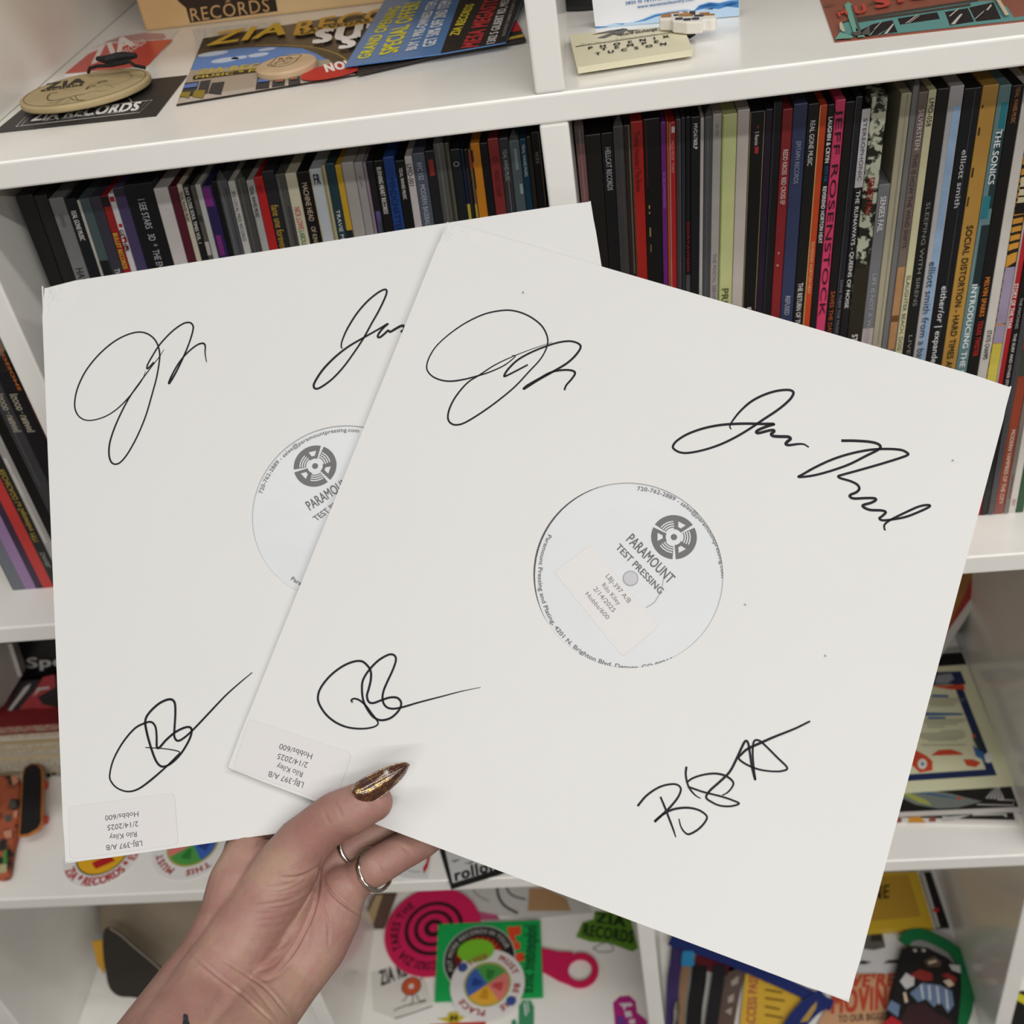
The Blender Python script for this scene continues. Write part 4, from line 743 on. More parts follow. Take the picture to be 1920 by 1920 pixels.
vs, fs = tube_vf([hitz(K1(p), Z0 + .014) for p in ((750, 380), (775, 420), (820, 420), (865, 405))], .0013); link('cord_loop', vs, fs, mat('#141213', .7), t)
# shop flyer with the street photo
t, P = cardK(K1, 'printed_flyer', 'glossy dark flyer with yellow title and blue sky storefront picture', 'flyer', [(1355, 255), (1175, 702), (2380, 500), (2660, 60), (2200, 118)], Z0, .0008, '#3a322b', rough=.25)
P.poly('sky', [K1(p) for p in ((1310, 382), (1420, 345), (1600, 322), (1800, 312), (1920, 316), (2020, 325), (2110, 360), (2180, 400), (1270, 474))], '#5f86c4')
P.polys('cloud', [[K1(q) for q in ell(c, rx, ry, -8, 14)] for c, rx, ry in (((1420, 360), 105, 14), ((1500, 402), 95, 15), ((1720, 368), 75, 12), ((1780, 330), 60, 8), ((1600, 385), 60, 10))], '#c3d0e2')
P.poly('shopfront', [K1(p) for p in ((1270, 474), (2190, 400), (2310, 512), (1190, 690))], '#a89a88'); P.poly('road', [K1(p) for p in ((1200, 660), (2330, 495), (2380, 500), (1178, 699))], '#b9ada0')
P.poly('marquee', [K1(p) for p in ((1285, 520), (1300, 508), (2000, 430), (2000, 452), (1290, 540))], '#33291f')
P.text('ZIA RECORDS', K1((1318, 502)), K1((2020, 428)), K1((1332, 470)), '#c2ac48', .05); P.text('MUSIC * MOVIES', K1((1303, 531)), K1((1960, 452)), K1((1312, 514)), '#c2ac48', .04)
P.polys('shop_window', [[K1(p) for p in q] for q in (((1205, 655), (1235, 560), (1330, 548), (1300, 645)), ((1312, 640), (1340, 548), (1408, 538), (1385, 630)), ((1390, 630), (1415, 560), (1500, 550), (1475, 640)), ((1705, 605), (1720, 510), (1805, 500), (1795, 595)), ((1815, 590), (1822, 505), (1905, 498), (1900, 578)), ((1925, 580), (1925, 515), (2000, 505), (2005, 565)))], '#33343a')
P.polys('window_poster', [[K1(p) for p in q] for q in (((1198, 650), (1215, 625), (1275, 620), (1262, 665)), ((1285, 655), (1300, 612), (1375, 610), (1355, 665)))], '#8d7a2c'); P.polys('window_sign', [[K1(p) for p in q] for q in (((1225, 600), (1238, 575), (1325, 562), (1315, 588)), ((1720, 560), (1725, 540), (1800, 530), (1798, 552)))], '#5b78b8')
P.polys('poster_red', [[K1(p) for p in q] for q in (((1840, 560), (1845, 535), (1895, 530), (1892, 556)), ((1940, 545), (1940, 530), (1985, 525), (1985, 540)))], '#8c5a44')
P.text('ZIA', K1((1378, 318)), K1((1905, 240)), K1((1448, 228)), '#d9b23a', .03); P.text('RECORDS', K2((252, 246)), K2((1400, 62)), K2((280, 160)), '#d9a83e', .02)
P.poly('title_ribbon', [K2(p) for p in ((250, 248), (275, 222), (780, 134), (790, 152), (740, 170), (300, 250))], '#c99b33'); P.text('LAS VEGAS', K2((300, 244)), K2((760, 158)), K2((306, 220)), '#2a2118', .04); P.text('SUPER', K2((375, 304)), K2((1200, 200)), K2((405, 220)), '#efe9e4', .07); P.text('STORE', K2((550, 342)), K2((1300, 230)), K2((578, 268)), '#efe9e4', .07)
P.poly('red_bubble', [K2(p) for p in ell((520, 488), 225, 48, -12, 30)], '#bf2f2b'); P.text('NOW', K2((472, 498)), K2((700, 455)), K2((452, 450)), '#efe9e4', .06)
P.stroke('title_rule', [K2(p) for p in ((0, 318), (200, 318), (400, 335), (540, 375), (610, 420))], 2, '#b79a3c')
# second dark flyer beneath the blue card
t, P = cardK(K2, 'folded_leaflet', 'dark leaflet with red and yellow corner poking out under the blue card', 'leaflet', [(675, 492), (1240, 362), (1800, 262), (1725, 125), (1500, -40), (700, 200)], Z0 + .0012, .0014, '#2a2320')
P.poly('red_print', [K2(p) for p in ((1690, 215), (1735, 135), (1775, 205))], '#b3262d'); P.poly('yellow_print', [K2(p) for p in ((1680, 268), (1690, 250), (1780, 228), (1795, 245))], '#b79b3a')
# blue promo card
zc = Z0 + .006
t, P = cardK(K2, 'promotional_card', 'blue and black promotional card with bold yellow capitals', 'card', [(590, 442), (840, 30), (905, -80), (1840, -160), (1665, 282), (1230, 358)], zc - .002, .0007, '#5580b6', rough=.25)
P.poly('black_half', [K2(p) for p in ((1230, 357), (1375, -50), (1405, -125), (1838, -158), (1664, 281))], '#2b2624')
for s, A, B, C, col_, bo in (('GRAND OPENING', (752, 388), (968, 42), (672, 398), '#d9cf3e', .05), ('SPECIAL OFFER!', (938, 352), (1098, 8), (822, 372), '#d9cf3e', .05), ('BUY 1 PRE-OWNED ITEM,', (1068, 330), (1215, 0), (998, 344), '#dfe3e8', .04), ('GET 50% OFF 2ND ITEM', (1190, 305), (1305, 0), (1108, 320), '#dfe3e8', .04), ('ZIA RECORDS', (1350, 238), (1456, 30), (1292, 242), '#d3c53a', .05), ('MESA MEGASTORE', (1480, 315), (1650, -60), (1370, 326), '#b8393a', .05), ('1302 S GILBERT RD, MESA, AZ', (1592, 292), (1710, -60), (1535, 300), '#d8d4d0', .03), ('SOUTHWEST CORNER OF GILBERT & SOUTHERN', (1660, 244), (1755, -60), (1638, 248), '#a9a5a2', .0)):
    P.text(s, K2(A), K2(B), K2(C), col_, bo)
# wooden token with a face-like stamp
c_ = hitz(K2((200, 420)), Z0 + .006); e_ = hitz(K2((408, 375)), Z0 + .006); r_ = np.linalg.norm(e_ - c_) * .97
t = thing('wooden_token', 'small round wooden token stamped in black lying on the flyer', 'token', (c_[0], c_[1], Z0 + .0009)); vs, fs = disc_vf(c_, (0, 0, 1), r_, .005, 56); bevel(link('disc', vs, fs, mat('#cdb190', .6, .3, c2='#bfa17d', vscale=40), t), .0014, 3)
P = Plane(c_, (0, 0, 1), t)
for pts, w_ in (([(75, 438), (110, 412), (150, 378), (230, 370), (300, 365), (280, 390), (250, 420), (190, 440), (130, 445), (75, 438)], 1.5), ([(120, 425), (170, 405), (230, 395), (280, 385)], 1.5), ([(150, 400), (165, 390), (180, 395)], 2.5), ([(200, 392), (220, 384), (240, 390)], 2.5), ([(150, 432), (200, 425), (240, 410)], 1.5), ([(180, 405), (190, 418), (215, 410)], 1.2), ([(95, 432), (120, 440), (140, 425)], 1.2)):
    P.stroke('stamp', [K2(p) for p in pts], w_, '#33291f')
# ===== top row, right cubby
c_ = hitz(K3((520, 40)), Z0); t = thing('black_canister', 'round black base standing behind the laundry card', 'canister', c_ + V((0, .03, 0)))
vs, fs = [], []; prof = [(.0, .0), (.041, .0), (.043, .004), (.043, .012), (.041, .03), (.035, .036), (.035, .12), (.0, .122)]; kk = 40
for r_, z_ in prof: vs += [c_ + V((r_ * math.cos(2 * math.pi * j / kk), .03 + r_ * math.sin(2 * math.pi * j / kk), z_)) for j in range(kk)]
for i in range(len(prof) - 1):
    for j in range(kk): fs.append((i * kk + j, i * kk + (j + 1) % kk, (i + 1) * kk + (j + 1) % kk, (i + 1) * kk + j))
link('body', vs, fs, mat('#0d0d0e', .35), t, smooth=True); t.location = tuple(c_ + V((0, .03, 0)))
t, P = upright('laundry_card', 'white standing card with blue water wave along its foot', 'card', K3, [(488, 222), (1600, 132)], rrect([(486, 223), (1612, 124), (1612, -260), (440, -180)], [0, .05, 0, 0]), .0009, '#e9eaee', Z0)
P.poly('wave', [K3(p) for p in [(487, 221), (485, 205), (560, 203), (640, 180), (700, 182), (780, 172), (850, 150), (930, 112), (1010, 98), (1090, 82), (1190, 70), (1260, 80), (1290, 40), (1370, 15), (1450, 20), (1530, 0), (1611, -10), (1611, 122), (1590, 126)]], '#b7d2ea')
P.polys('wave_shade', [[K3(p) for p in q] for q in (((487, 221), (486, 208), (600, 206), (560, 214)), ((780, 176), (860, 152), (960, 112), (1080, 92), (1220, 78), (1100, 105), (960, 130), (880, 160)), ((1255, 85), (1300, 42), (1380, 18), (1460, 24), (1540, 5), (1608, 0), (1608, 60), (1520, 50), (1450, 70), (1360, 62), (1300, 75)), ((640, 185), (720, 182), (700, 192)))], '#3f7fbe')
P.polys('wave_deep', [[K3(p) for p in q] for q in (((1290, 55), (1380, 28), (1450, 40), (1380, 48)), ((1480, 40), (1560, 18), (1606, 22), (1540, 46)), ((1340, 70), (1420, 58), (1400, 72)))], '#1d5591')
P.text('2825 N 16TH STREET', K3((722, 34)), K3((1120, -16)), K3((720, 12)), '#3a6ea8', .03); P.text('www.wavemaxlaundry.com', K3((816, 64)), K3((1262, 0)), K3((812, 40)), '#3a6ea8', .02)
# matchbook
t, P = cardK(K3, 'matchbook', 'cream matchbook with black slab lettering', 'matchbook', rrect([(280, 268), (1170, 198), (1246, 388), (343, 528)], [.0, .06, .04, .03]), Z0 + .002, .0034, '#dcd5b8', body='folded_cover')
vs, fs = tube_vf([hitz(K3(p), Z0 + .0036) for p in ((346, 532), (800, 462), (1245, 393))], .0018, 10); link('rounded_fold', vs, fs, mat('#dcd5b8', .45), t)
P.stroke('striker_band', [K3(p) for p in ((330, 367), (1140, 248))], 4.6, '#4a4844', raw=True); P.text('"trade ups" for new music!', K3((375, 363)), K3((1085, 260)), K3((372, 346)), '#bdb69c', .03)
P.polys('emblem', [[K3(p) for p in q] for q in (((455, 275), (600, 240), (735, 225), (600, 258)), ((500, 300), (600, 262), (640, 268), (560, 300)), ((600, 258), (700, 225), (740, 230), (690, 275), (640, 275)), ((720, 238), (845, 236), (780, 246), (790, 258), (740, 250)))], '#5f5c58')
P.text('record exchange', K3((660, 288)), K3((970, 240)), K3((656, 268)), '#3a3834', .03)
for s, A, B in (('PHOENIX', (432, 392), (1068, 296)), ('TEMPE', (530, 402), (985, 338)), ('TUCSON', (486, 438), (1045, 356))): P.text(s, K3(A), K3(B), K3((A[0] - 3, A[1] - 17)), '#2c2a27', .05, track=.75)
# pixel charm
t = thing('pixel_charm', 'chunky white rubber charm with tan and navy blocks on the card', 'charm', hitz(K3((1200, 200)), Z0))
zt = Z0 + .0125; out = [(985, 148), (984, 128), (1005, 110), (1060, 110), (1080, 92), (1150, 88), (1190, 84), (1250, 86), (1300, 92), (1370, 96), (1405, 106), (1432, 122), (1430, 142), (1395, 150), (1330, 152), (1320, 170), (1200, 176), (1150, 170), (1090, 165), (1075, 150)]
vs, fs = slab_vf([hitz(K3(p), zt) for p in out], (0, 0, 1), .0065); bevel(link('body', vs, fs, mat('#e4dfd6', .5), t), .0008, 3); P = Plane((0, 0, zt), (0, 0, 1), t)
blk = lambda x, y, w_, h_: [K3(p) for p in ((x, y + h_), (x + w_, y + h_ - w_ * .05), (x + w_, y - w_ * .05), (x, y))]
P.polys('tan_block', [blk(1000, 112, 80, 26), blk(1070, 96, 70, 12), blk(1140, 108, 110, 24), blk(1300, 100, 80, 16), blk(1330, 112, 90, 12), blk(1170, 92, 40, 10)], '#a4733a')
P.polys('navy_block', [blk(1098, 118, 40, 10), blk(1112, 144, 58, 14), blk(1175, 150, 58, 14), blk(1240, 144, 58, 14), blk(1258, 122, 75, 12), blk(1222, 92, 46, 16), blk(1240, 108, 30, 10)], '#2b2d3a')
vs, fs = tube_vf([hitz(K3(p), Z0 + .004) for p in ((1190, 235), (1230, 250), (1268, 245))], [.002, .0036, .002]); link('clip', vs, fs, mat('#17171a', .4), t)
# comic print
t, P = cardK(K4, 'comic_print', 'terracotta comic art print with turquoise vehicle on the top shelf', 'print', [(440, 326), (325, -5), (260, -200), (2150, -420), (2300, 118)], Z0, .0007, '#8d5342', rough=.3)
P.poly('vehicle', [K4(p) for p in ((480, 300), (470, 195), (560, 165), (1300, 50), (1560, 12), (1700, 5), (1790, 60), (1840, 140), (2300, 70), (2300, 116), (930, 262))], '#5e8f8b')
P.polys('window', [[K4(p) for p in q] for q in (((640, 240), (740, 190), (890, 160), (930, 255), (870, 262), (650, 290)), ((930, 148), (1240, 98), (1262, 150), (950, 196)), ((1300, 96), (1480, 66), (1530, 172), (1340, 204)), ((1490, 62), (1680, 20), (1740, 150), (1545, 172)))], '#221c1e')
P.polys('roof_line', [[K4(p) for p in q] for q in (((470, 195), (560, 150), (1300, 34), (1560, -4), (1560, 14), (1300, 52), (565, 168)), ((600, 165), (1300, 62), (1500, 30), (1500, 50), (1310, 78), (620, 180)))], '#4a3c36')
P.polys('glint', [[K4(p) for p in q] for q in (((990, 190), (1080, 124), (1094, 122), (1004, 188)), ((1015, 188), (1100, 128), (1106, 128), (1022, 188)), ((1345, 200), (1420, 118), (1440, 116), (1380, 196)), ((1330, 135), (1400, 75), (1412, 74), (1345, 134)), ((1530, 158), (1600, 95), (1610, 94), (1540, 156)), ((1620, 88), (1660, 40), (1668, 50), (1640, 86)), ((820, 275), (895, 190), (900, 200), (850, 270)), ((745, 235), (800, 180), (806, 180), (755, 235)))], '#b9b4ac')
P.polys('cactus', [[K4(p) for p in q] for q in (((515, 50), (545, 28), (575, 48), (640, 250), (585, 268), (530, 110)), ((440, 320), (480, 265), (580, 300), (570, 312)), ((600, 230), (680, 300), (620, 306)), ((765, 228), (720, 290), (700, 296)), ((850, 240), (790, 284), (770, 288)))], '#6fa08f')
P.polys('cactus_shade', [[K4(p) for p in q] for q in (((565, 60), (575, 52), (640, 250), (620, 258)), ((640, 285), (710, 215), (715, 292)), ((560, 270), (640, 262), (660, 290), (600, 296)))], '#54504c')
for s, A, B, C in (('M', (470, 150), (545, 130), (450, 110)), ('U', (600, 130), (690, 108), (585, 70)), ('S', (760, 85), (880, 58), (740, 5)), ('I', (930, 40), (975, 30), (925, -60)), ('C', (1010, 20), (1180, -5), (1000, -80))): P.text(s, K4(A), K4(B), K4(C), '#b9493a', .05)
P.polys('scribble', [[K4(p) for p in q] for q in (((350, 60), (460, 45), (380, 66)), ((440, 110), (520, 95), (480, 112)), ((690, 60), (740, 30), (760, 40)))], '#5a4a34')
P.polys('pillar', [[K4(p) for p in q] for q in (((478, 250), (475, 200), (492, 196), (520, 268), (500, 272)), ((1690, 8), (1720, 4), (1800, 140), (1770, 146)))], '#c3b296')
# ===== middle row of keepsakes, left cubby
KJ = crop(0, 1180, 3.692)
def vpanel(name, label, cat, Kx, y, outline, th, color, z, body='panel'):
    pts = [hity(Kx(p), y) for p in outline]; zmin = min(p[2] for p in pts); t = thing(name, label, cat, (sum(pts) / len(pts)) * V((1, 1, 0)) + V((0, 0, zmin)))
    vs, fs = slab_vf(pts, (0, -1, 0), th); link(body, vs, fs, mat(color, .5, var=.1), t); return t, Plane((0, y, 0), (0, -1, 0), t)
# flat stack
stack = [('book', 'cream paperback at the bottom of the flat stack', .026, '#c9b894', 0), ('book', 'white and grey magazine second from the bottom of the flat stack', .016, '#b5b0a8', .004), ('book', 'straw-coloured slim volume in the middle of the flat stack', .010, '#b9a680', -.002), ('book', 'white slim volume second from the top of the flat stack', .012, '#cfcac2', .003), ('book', 'dark red volume on top of the flat stack', .013, '#7a2226', 0)]
zz = Z2; ysk = .155
for nm, lb, th_, c_, dx in stack:
    t = thing(nm, lb, 'book', (-.62, ysk + .07, zz), 'flat stack behind the small skateboard'); x0, x1 = XL + .004 + dx, -.53 + dx
    vs, fs = box_vf(x0, x1, ysk + dx, ysk + .15, zz, zz + .0012); link('back_cover', vs, fs, mat(c_, .5), t); vs, fs = box_vf(x0, x1, ysk + dx, ysk + .15, zz + th_ - .0014, zz + th_ - .0002); link('front_cover', vs, fs, mat(c_, .5), t)
    vs, fs = box_vf(x0, x1, ysk + dx + .0015, ysk + .149, zz + .0012, zz + th_ - .0014); link('pages', vs, fs, mat('#c6bda9' if c_ != '#7a2226' else '#8a3a36', .7, c2='#9a907c', vscale=400), t); zz += th_
ztop_ = zz
t = thing('boxed_set', 'black box with large pale lettering standing on the flat stack', 'box', (-.61, .22, ztop_)); vs, fs = box_vf(XL + .03, -.535, .205, .235, ztop_, ztop_ + .20); bevel(link('box', vs, fs, mat('#131113', .45), t), .001); P = Plane((0, .205, 0), (0, -1, 0), t)
P.text('Special', KJ((185, 268)), KJ((700, 232)), KJ((180, 200)), '#b3aeaa', .03)
t = thing('red_print', 'black and red print leaning in front of the black box', 'print', (-.60, .185, ztop_)); o_ = V((0, .178, ztop_)); n_ = V((0, -.94, .34)); n_ /= np.linalg.norm(n_)
f_ = [hitp(KJ(p), o_, n_) for p in ((20, 608), (130, 360), (520, 330), (520, 590))]; vs, fs = slab_vf(f_, n_, .002); link('sheet', vs, fs, mat('#171214', .5), t); P = Plane(o_, n_, t)
P.polys('red_shape', [[KJ(p) for p in q] for q in (((130, 555), (250, 410), (300, 330), (380, 312), (385, 400), (260, 470), (300, 520), (390, 540), (390, 555), (230, 545)),)], '#8d2a2e'); P.polys('white_stroke', [[KJ(p) for p in q] for q in (((55, 560), (170, 400), (215, 372), (200, 410), (80, 560)), ((230, 465), (260, 405), (340, 395), (345, 410), (280, 420)))], '#a29c98')
t, P = vpanel('grey_panel', 'grey framed panel with pale edge standing at the cubby wall', 'panel', KJ, .175, [(-60, 95), (72, 100), (150, 322), (90, 420), (30, 520), (-60, 600)], .012, '#6d6660', Z2)
P.poly('pale_edge', [KJ(p) for p in ((52, 98), (82, 98), (152, 320), (126, 330))], '#a39d99')
t, P = cardK(KJ, 'photo_card', 'blue and white picture card lying before the flat stack', 'card', [(-10, 990), (60, 905), (470, 860), (470, 1020)], Z2, .0008, '#a8a49f')
P.polys('blue_patch', [[KJ(p) for p in q] for q in (((290, 920), (310, 880), (400, 870), (400, 905), (350, 930)),)], '#2f3d6e'); P.polys('black_patch', [[KJ(p) for p in q] for q in (((320, 1030), (325, 975), (350, 970), (352, 1025)), ((360, 1015), (362, 960), (385, 955), (390, 1005)), ((80, 930), (100, 905), (150, 900), (120, 935)), ((180, 900), (200, 880), (210, 905)))], '#2a2725')
# fingerboard
zd = Z2 + .017; dk = [(122, 1432), (128, 1380), (150, 1010), (165, 955), (215, 925), (268, 930), (298, 965), (302, 1040), (296, 1340), (268, 1385), (190, 1425)]
t = thing('fingerboard', 'finger-sized skateboard with black grip top and orange edge', 'toy skateboard', hitz(KJ((210, 1200)), Z2))
vs, fs = slab_vf([hitz(KJ(p), zd) for p in dk], (0, 0, 1), .0035); bevel(link('deck', vs, fs, mat('#b0672c', .45), t), .001); P = Plane((0, 0, zd), (0, 0, 1), t); c = V((212, 1180)); P.poly('grip_tape', [KJ(tuple(c + (V(p) - c) * V((.84, .965)))) for p in dk], '#151416', m=mat('#151416', .8, bump=.2, bscale=2000))
for y_ in (1085, 1325):
    a_, b_ = hitz(KJ((155, y_)), Z2 + .0045), hitz(KJ((305, y_ - 6)), Z2 + .0045); tr = link('truck', *tube_vf([a_, b_], .0016), mat('#3f5a86', .35, metal=.6), t); vs, fs = slab_vf([(a_ + b_) / 2 + V(q) for q in ((-.004, -.004, .0095), (.004, -.004, .0095), (.004, .004, .0095), (-.004, .004, .0095))], (0, 0, 1), .008); link('truck_base', vs, fs, mat('#3f5a86', .35, metal=.6), tr)
    for e_ in (a_, b_): d_ = (b_ - a_) / np.linalg.norm(b_ - a_) * .003; vs, fs = tube_vf([e_ - d_, e_ + d_], .0045, 18); link('wheel', vs, fs, mat('#c23b28', .45), t)
# camouflage pouch
t = thing('camouflage_pouch', 'soft orange camouflage pouch with green tip at the left edge', 'pouch', hitz(KJ((20, 1300)), Z2)); out = [(-120, 1010), (20, 1000), (120, 1005), (140, 1080), (130, 1250), (110, 1400), (85, 1500), (70, 1600), (55, 1690), (0, 1705), (-80, 1700), (-140, 1400)]
vs, fs = slab_vf([hitz(KJ(p), Z2 + .012) for p in out], (0, 0, 1), .012); bevel(link('body', vs, fs, mat('#a9573a', .8, c2='#2a2622', vscale=70, mix=(.42, .52), bump=.4, bscale=90), t), .004, 4); P = Plane((0, 0, Z2 + .012), (0, 0, 1), t)
P.poly('green_patch', [KJ(p) for p in ((20, 1570), (28, 1530), (46, 1528), (48, 1620), (22, 1625))], '#3f8a3c'); P.poly('pale_tip', [KJ(p) for p in ((-10, 1690), (0, 1628), (48, 1625), (48, 1682))], '#b3ad82')
P.polys('patch', [[KJ(p) for p in q] for q in (((60, 1200), (100, 1180), (120, 1230), (80, 1245)), ((30, 1290), (70, 1280), (85, 1320), (45, 1340)))], '#4f524e'); P.polys('pink_patch', [[KJ(p) for p in q] for q in (((75, 1020), (120, 1010), (130, 1060), (90, 1080)), ((90, 1260), (125, 1250), (118, 1310), (95, 1300)), ((20, 1400), (80, 1390), (85, 1440), (40, 1450)))], '#c98a6e')
t, P = cardK(KJ, 'plastic_wrapper', 'crumpled clear wrapper beside the camouflage pouch', 'wrapper', [(-60, 990), (-40, 850), (10, 830), (60, 900), (60, 975)], Z2, .003, '#b5b2ae')
# round stickers on the shelf
KW = crop(0, 1480, 3.84)
def rsticker(name, label, Kx, c, edge, r_in, z, th=.0005):
    C_ = hitz(Kx(c), z + th); R_ = np.linalg.norm(hitz(Kx(edge), z + th) - C_); t = thing(name, label, 'sticker', (C_[0], C_[1], z)); vs, fs = disc_vf(C_, (0, 0, 1), R_, th, 64); link('paper', vs, fs, mat('#e3e0dd', .35), t)
    return t, Plane(C_, (0, 0, 1), t), C_, R_
t, P, C_, R_ = rsticker('round_sticker', 'round white sticker with yellow centre under the left sleeve corner', KW, (742, 452), (462, 480), 0, Z2)
P.ring('yellow_field', tuple(C_), 0, R_ * .635, '#e0a91f'); P.ring('black_line', tuple(C_), R_ * .635, R_ * .675, '#3a3a24'); P.arc_text('ZIA * RECORDS * EXCHANGE', tuple(C_), R_ * .95, 212, R_ * .22, '#b3343a', True, .05, sweep=215)
P.poly('red_bar', [KW(p) for p in ((660, 530), (690, 575), (830, 515), (790, 470))], '#b01d1e')
def place_disc(P, C_, R_, rot):
    for i, cc_ in enumerate(('#4f9a4a', '#3d63b0', '#e0a838', '#dd7a74')): P.ring('quarter', tuple(C_), 0, R_ * .58, cc_, rot + 90 * i, rot + 90 * i + 90)
    for i, cc_ in enumerate(('#2f7a35', '#27408a', '#c98a1e', '#c44a48')): P.ring('quarter_shade', tuple(C_), R_ * .15, R_ * .42, cc_, rot + 90 * i + 25, rot + 90 * i + 62)
    P.ring('olive_ring', tuple(C_), R_ * .58, R_ * .63, '#a9a24a')
    for k, (s, a0) in enumerate((('THIS', 40), ('MUST', -25), ('BE', -95), ('THE', 240), ('PLACE', 175))): P.arc_text(s, tuple(C_), R_ * .72, rot + a0 + 60, R_ * .16, '#a8403f', bold=.05)
t, P, C_, R_ = rsticker('round_sticker', 'round white sticker with four-colour centre beside the wrist', KW, (1390, 395), (1105, 400), 0, Z2); place_disc(P, C_, R_, 215)
# ===== middle row, behind the wrist
KR = crop(660, 1560, 3.31)
t, P = cardK(KR, 'white_card', 'white card with ragged red stripe beside the little finger', 'card', [(200, 250), (330, 40), (520, 20), (470, 292), (330, 286)], Z2, .0008, '#d9d8d6')
P.poly('red_stripe', [KR(p) for p in ((478, 95), (500, 85), (470, 220), (445, 262), (440, 225), (460, 190))], '#b8231f'); P.stroke('print_line', [KR(p) for p in ((350, 240), (390, 248), (430, 246))], 2, '#a6a4a2')
t, P = cardK(KR, 'black_edged_sticker', 'white sticker with thick black border and black lettering below the sleeves', 'sticker', [(545, 120), (520, 0), (900, -60), (1010, 230), (915, 265), (615, 355)], Z2, .0008, '#1f1d1e')
P.poly('white_field', [KR(p) for p in ((580, 120), (560, 20), (880, -30), (960, 212), (625, 318))], '#c9c8c7'); P.text('rollon', KR((640, 305)), KR((900, 232)), KR((632, 238)), '#1d1b1c', .05)
P.polys('grey_mark', [[KR(p) for p in q] for q in (((690, 195), (760, 180), (740, 200)), ((610, 180), (680, 165), (640, 190)), ((780, 215), (850, 200), (830, 220)))], '#77757a')
# ===== bottom row, left cubby: cap
t = thing('baseball_cap', 'beige cap with dark brim lying tipped on its side', 'cap', hitz((330, 1850), Z3)); cc_ = hity((330, 1700), .20); vs, fs = [], []; NU, NVV = 22, 40
ax = V((.25, -.25, .93)); ax /= np.linalg.norm(ax); e1 = np.cross(ax, V((0, 1, 0))); e1 /= np.linalg.norm(e1); e2 = np.cross(ax, e1)
for i in range(NU):
    ph = math.pi * .5 * i / (NU - 1) * 1.12
    for j in range(NVV): th_ = 2 * math.pi * j / NVV; rr = .098 * math.sin(ph) ** .85 * (1 + .012 * math.cos(6 * th_)) if ph > 0 else 0; vs.append(cc_ + e1 * rr * math.cos(th_) * .95 + e2 * rr * math.sin(th_) + ax * .088 * math.cos(ph))
for i in range(NU - 1):
    for j in range(NVV): fs.append((i * NVV + j, i * NVV + (j + 1) % NVV, (i + 1) * NVV + (j + 1) % NVV, (i + 1) * NVV + j))
link('crown', vs, fs, mat('#8f8270', .85, .2, bump=.3, bscale=700), t, smooth=True)
o_ = hity(KW((900, 1250)), .07); n_ = V((-.35, -.80, .45)); n_ /= np.linalg.norm(n_)
br = spline([KW(p) for p in ((745, 1020), (790, 1000), (870, 1050), (960, 1130), (1080, 1230), (1185, 1322), (1160, 1420), (1050, 1500), (940, 1500), (850, 1490), (785, 1430), (755, 1300), (738, 1150))], 4, True); vs, fs = slab_vf([hitp(u, o_, n_) for u in br], n_, .003); bevel(link('brim', vs, fs, mat('#37322c', .85, .2, bump=.2, bscale=900), t), .001)
P = Plane(o_, n_, t); P.stroke('brim_piping', [KW(p) for p in ((790, 1000), (870, 1050), (960, 1130), (1080, 1230), (1185, 1322))], 3, '#a39684')
vs, fs = slab_vf([hitp(KW(p), o_ - n_ * .004, n_) for p in ((660, 1095), (735, 1085), (745, 1250), (745, 1330), (700, 1260))], n_, .002); link('hang_tag', vs, fs, mat('#c99422', .5), t)
vs, fs = slab_vf([hitp(KW(p), o_ - n_ * .004, n_) for p in ((980, 1500), (1060, 1490), (1020, 1560))], n_, .002); link('tag_corner', vs, fs, mat('#c99422', .5), t)
# ===== bottom row, middle cubby: stickers on the shelf
pink = mat('#d11f58', .45)
t = thing('paddle_fan', 'pink round paddle fan with black spiral and ring handle', 'fan', hitz(KR((500, 640)), Z3)); zf = Z3 + .004
C_ = hitz(KR((500, 610)), zf); R_ = np.linalg.norm(hitz(KR((203, 625)), zf) - C_); vs, fs = disc_vf(C_, (0, 0, 1), R_, .003, 72); link('blade', vs, fs, pink, t)
hc = hitz(KR((1415, 855)), zf); hr = np.linalg.norm(hitz(KR((1530, 850)), zf) - hc); vs, fs = [], []
for i in range(48):
    q = 2 * math.pi * i / 48
    for r_, z_ in ((hr, 0), (hr * .64, 0), (hr * .64, -.003), (hr, -.003)): vs.append(hc + V((r_ * math.cos(q), r_ * math.sin(q), z_)))
for i in range(48):
    for j in range(4): fs.append((i * 4 + j, i * 4 + (j + 1) % 4, ((i + 1) % 48) * 4 + (j + 1) % 4, ((i + 1) % 48) * 4 + j))
link('ring_handle', vs, fs, pink, t); vs, fs = slab_vf([hitz(KR(p), zf - .0001) for p in ((700, 640), (1000, 680), (1190, 722), (1290, 742), (1370, 745), (1345, 800), (1335, 870), (1360, 950), (1280, 920), (1190, 868), (900, 880), (700, 880))], (0, 0, 1), .0028); link('shaft', vs, fs, pink, t)
P = Plane((0, 0, zf), (0, 0, 1), t)
for r0, r1 in ((.53, .61), (.33, .41), (.10, .20)): P.ring('spiral_line', tuple(C_ + V((R_ * .02, R_ * .05, 0))), R_ * r0, R_ * r1, '#1d0f14', seg=64)
P.arc_text('ZIA TAKES THE', tuple(C_), R_ * .70, 245, R_ * .17, '#1d0f14', bold=.03, sweep=118); P.arc_text('RECORDS', tuple(C_), R_ * .70, 292, R_ * .17, '#1d0f14', bold=.03, sweep=44)
zg = Z3 + .0046
t, P = cardK(KR, 'green_card', 'bright green card with orange shapes under round stickers', 'card', [(535, 572), (1170, 546), (1186, 1028), (512, 1056)], zg, .0006, '#17a552')
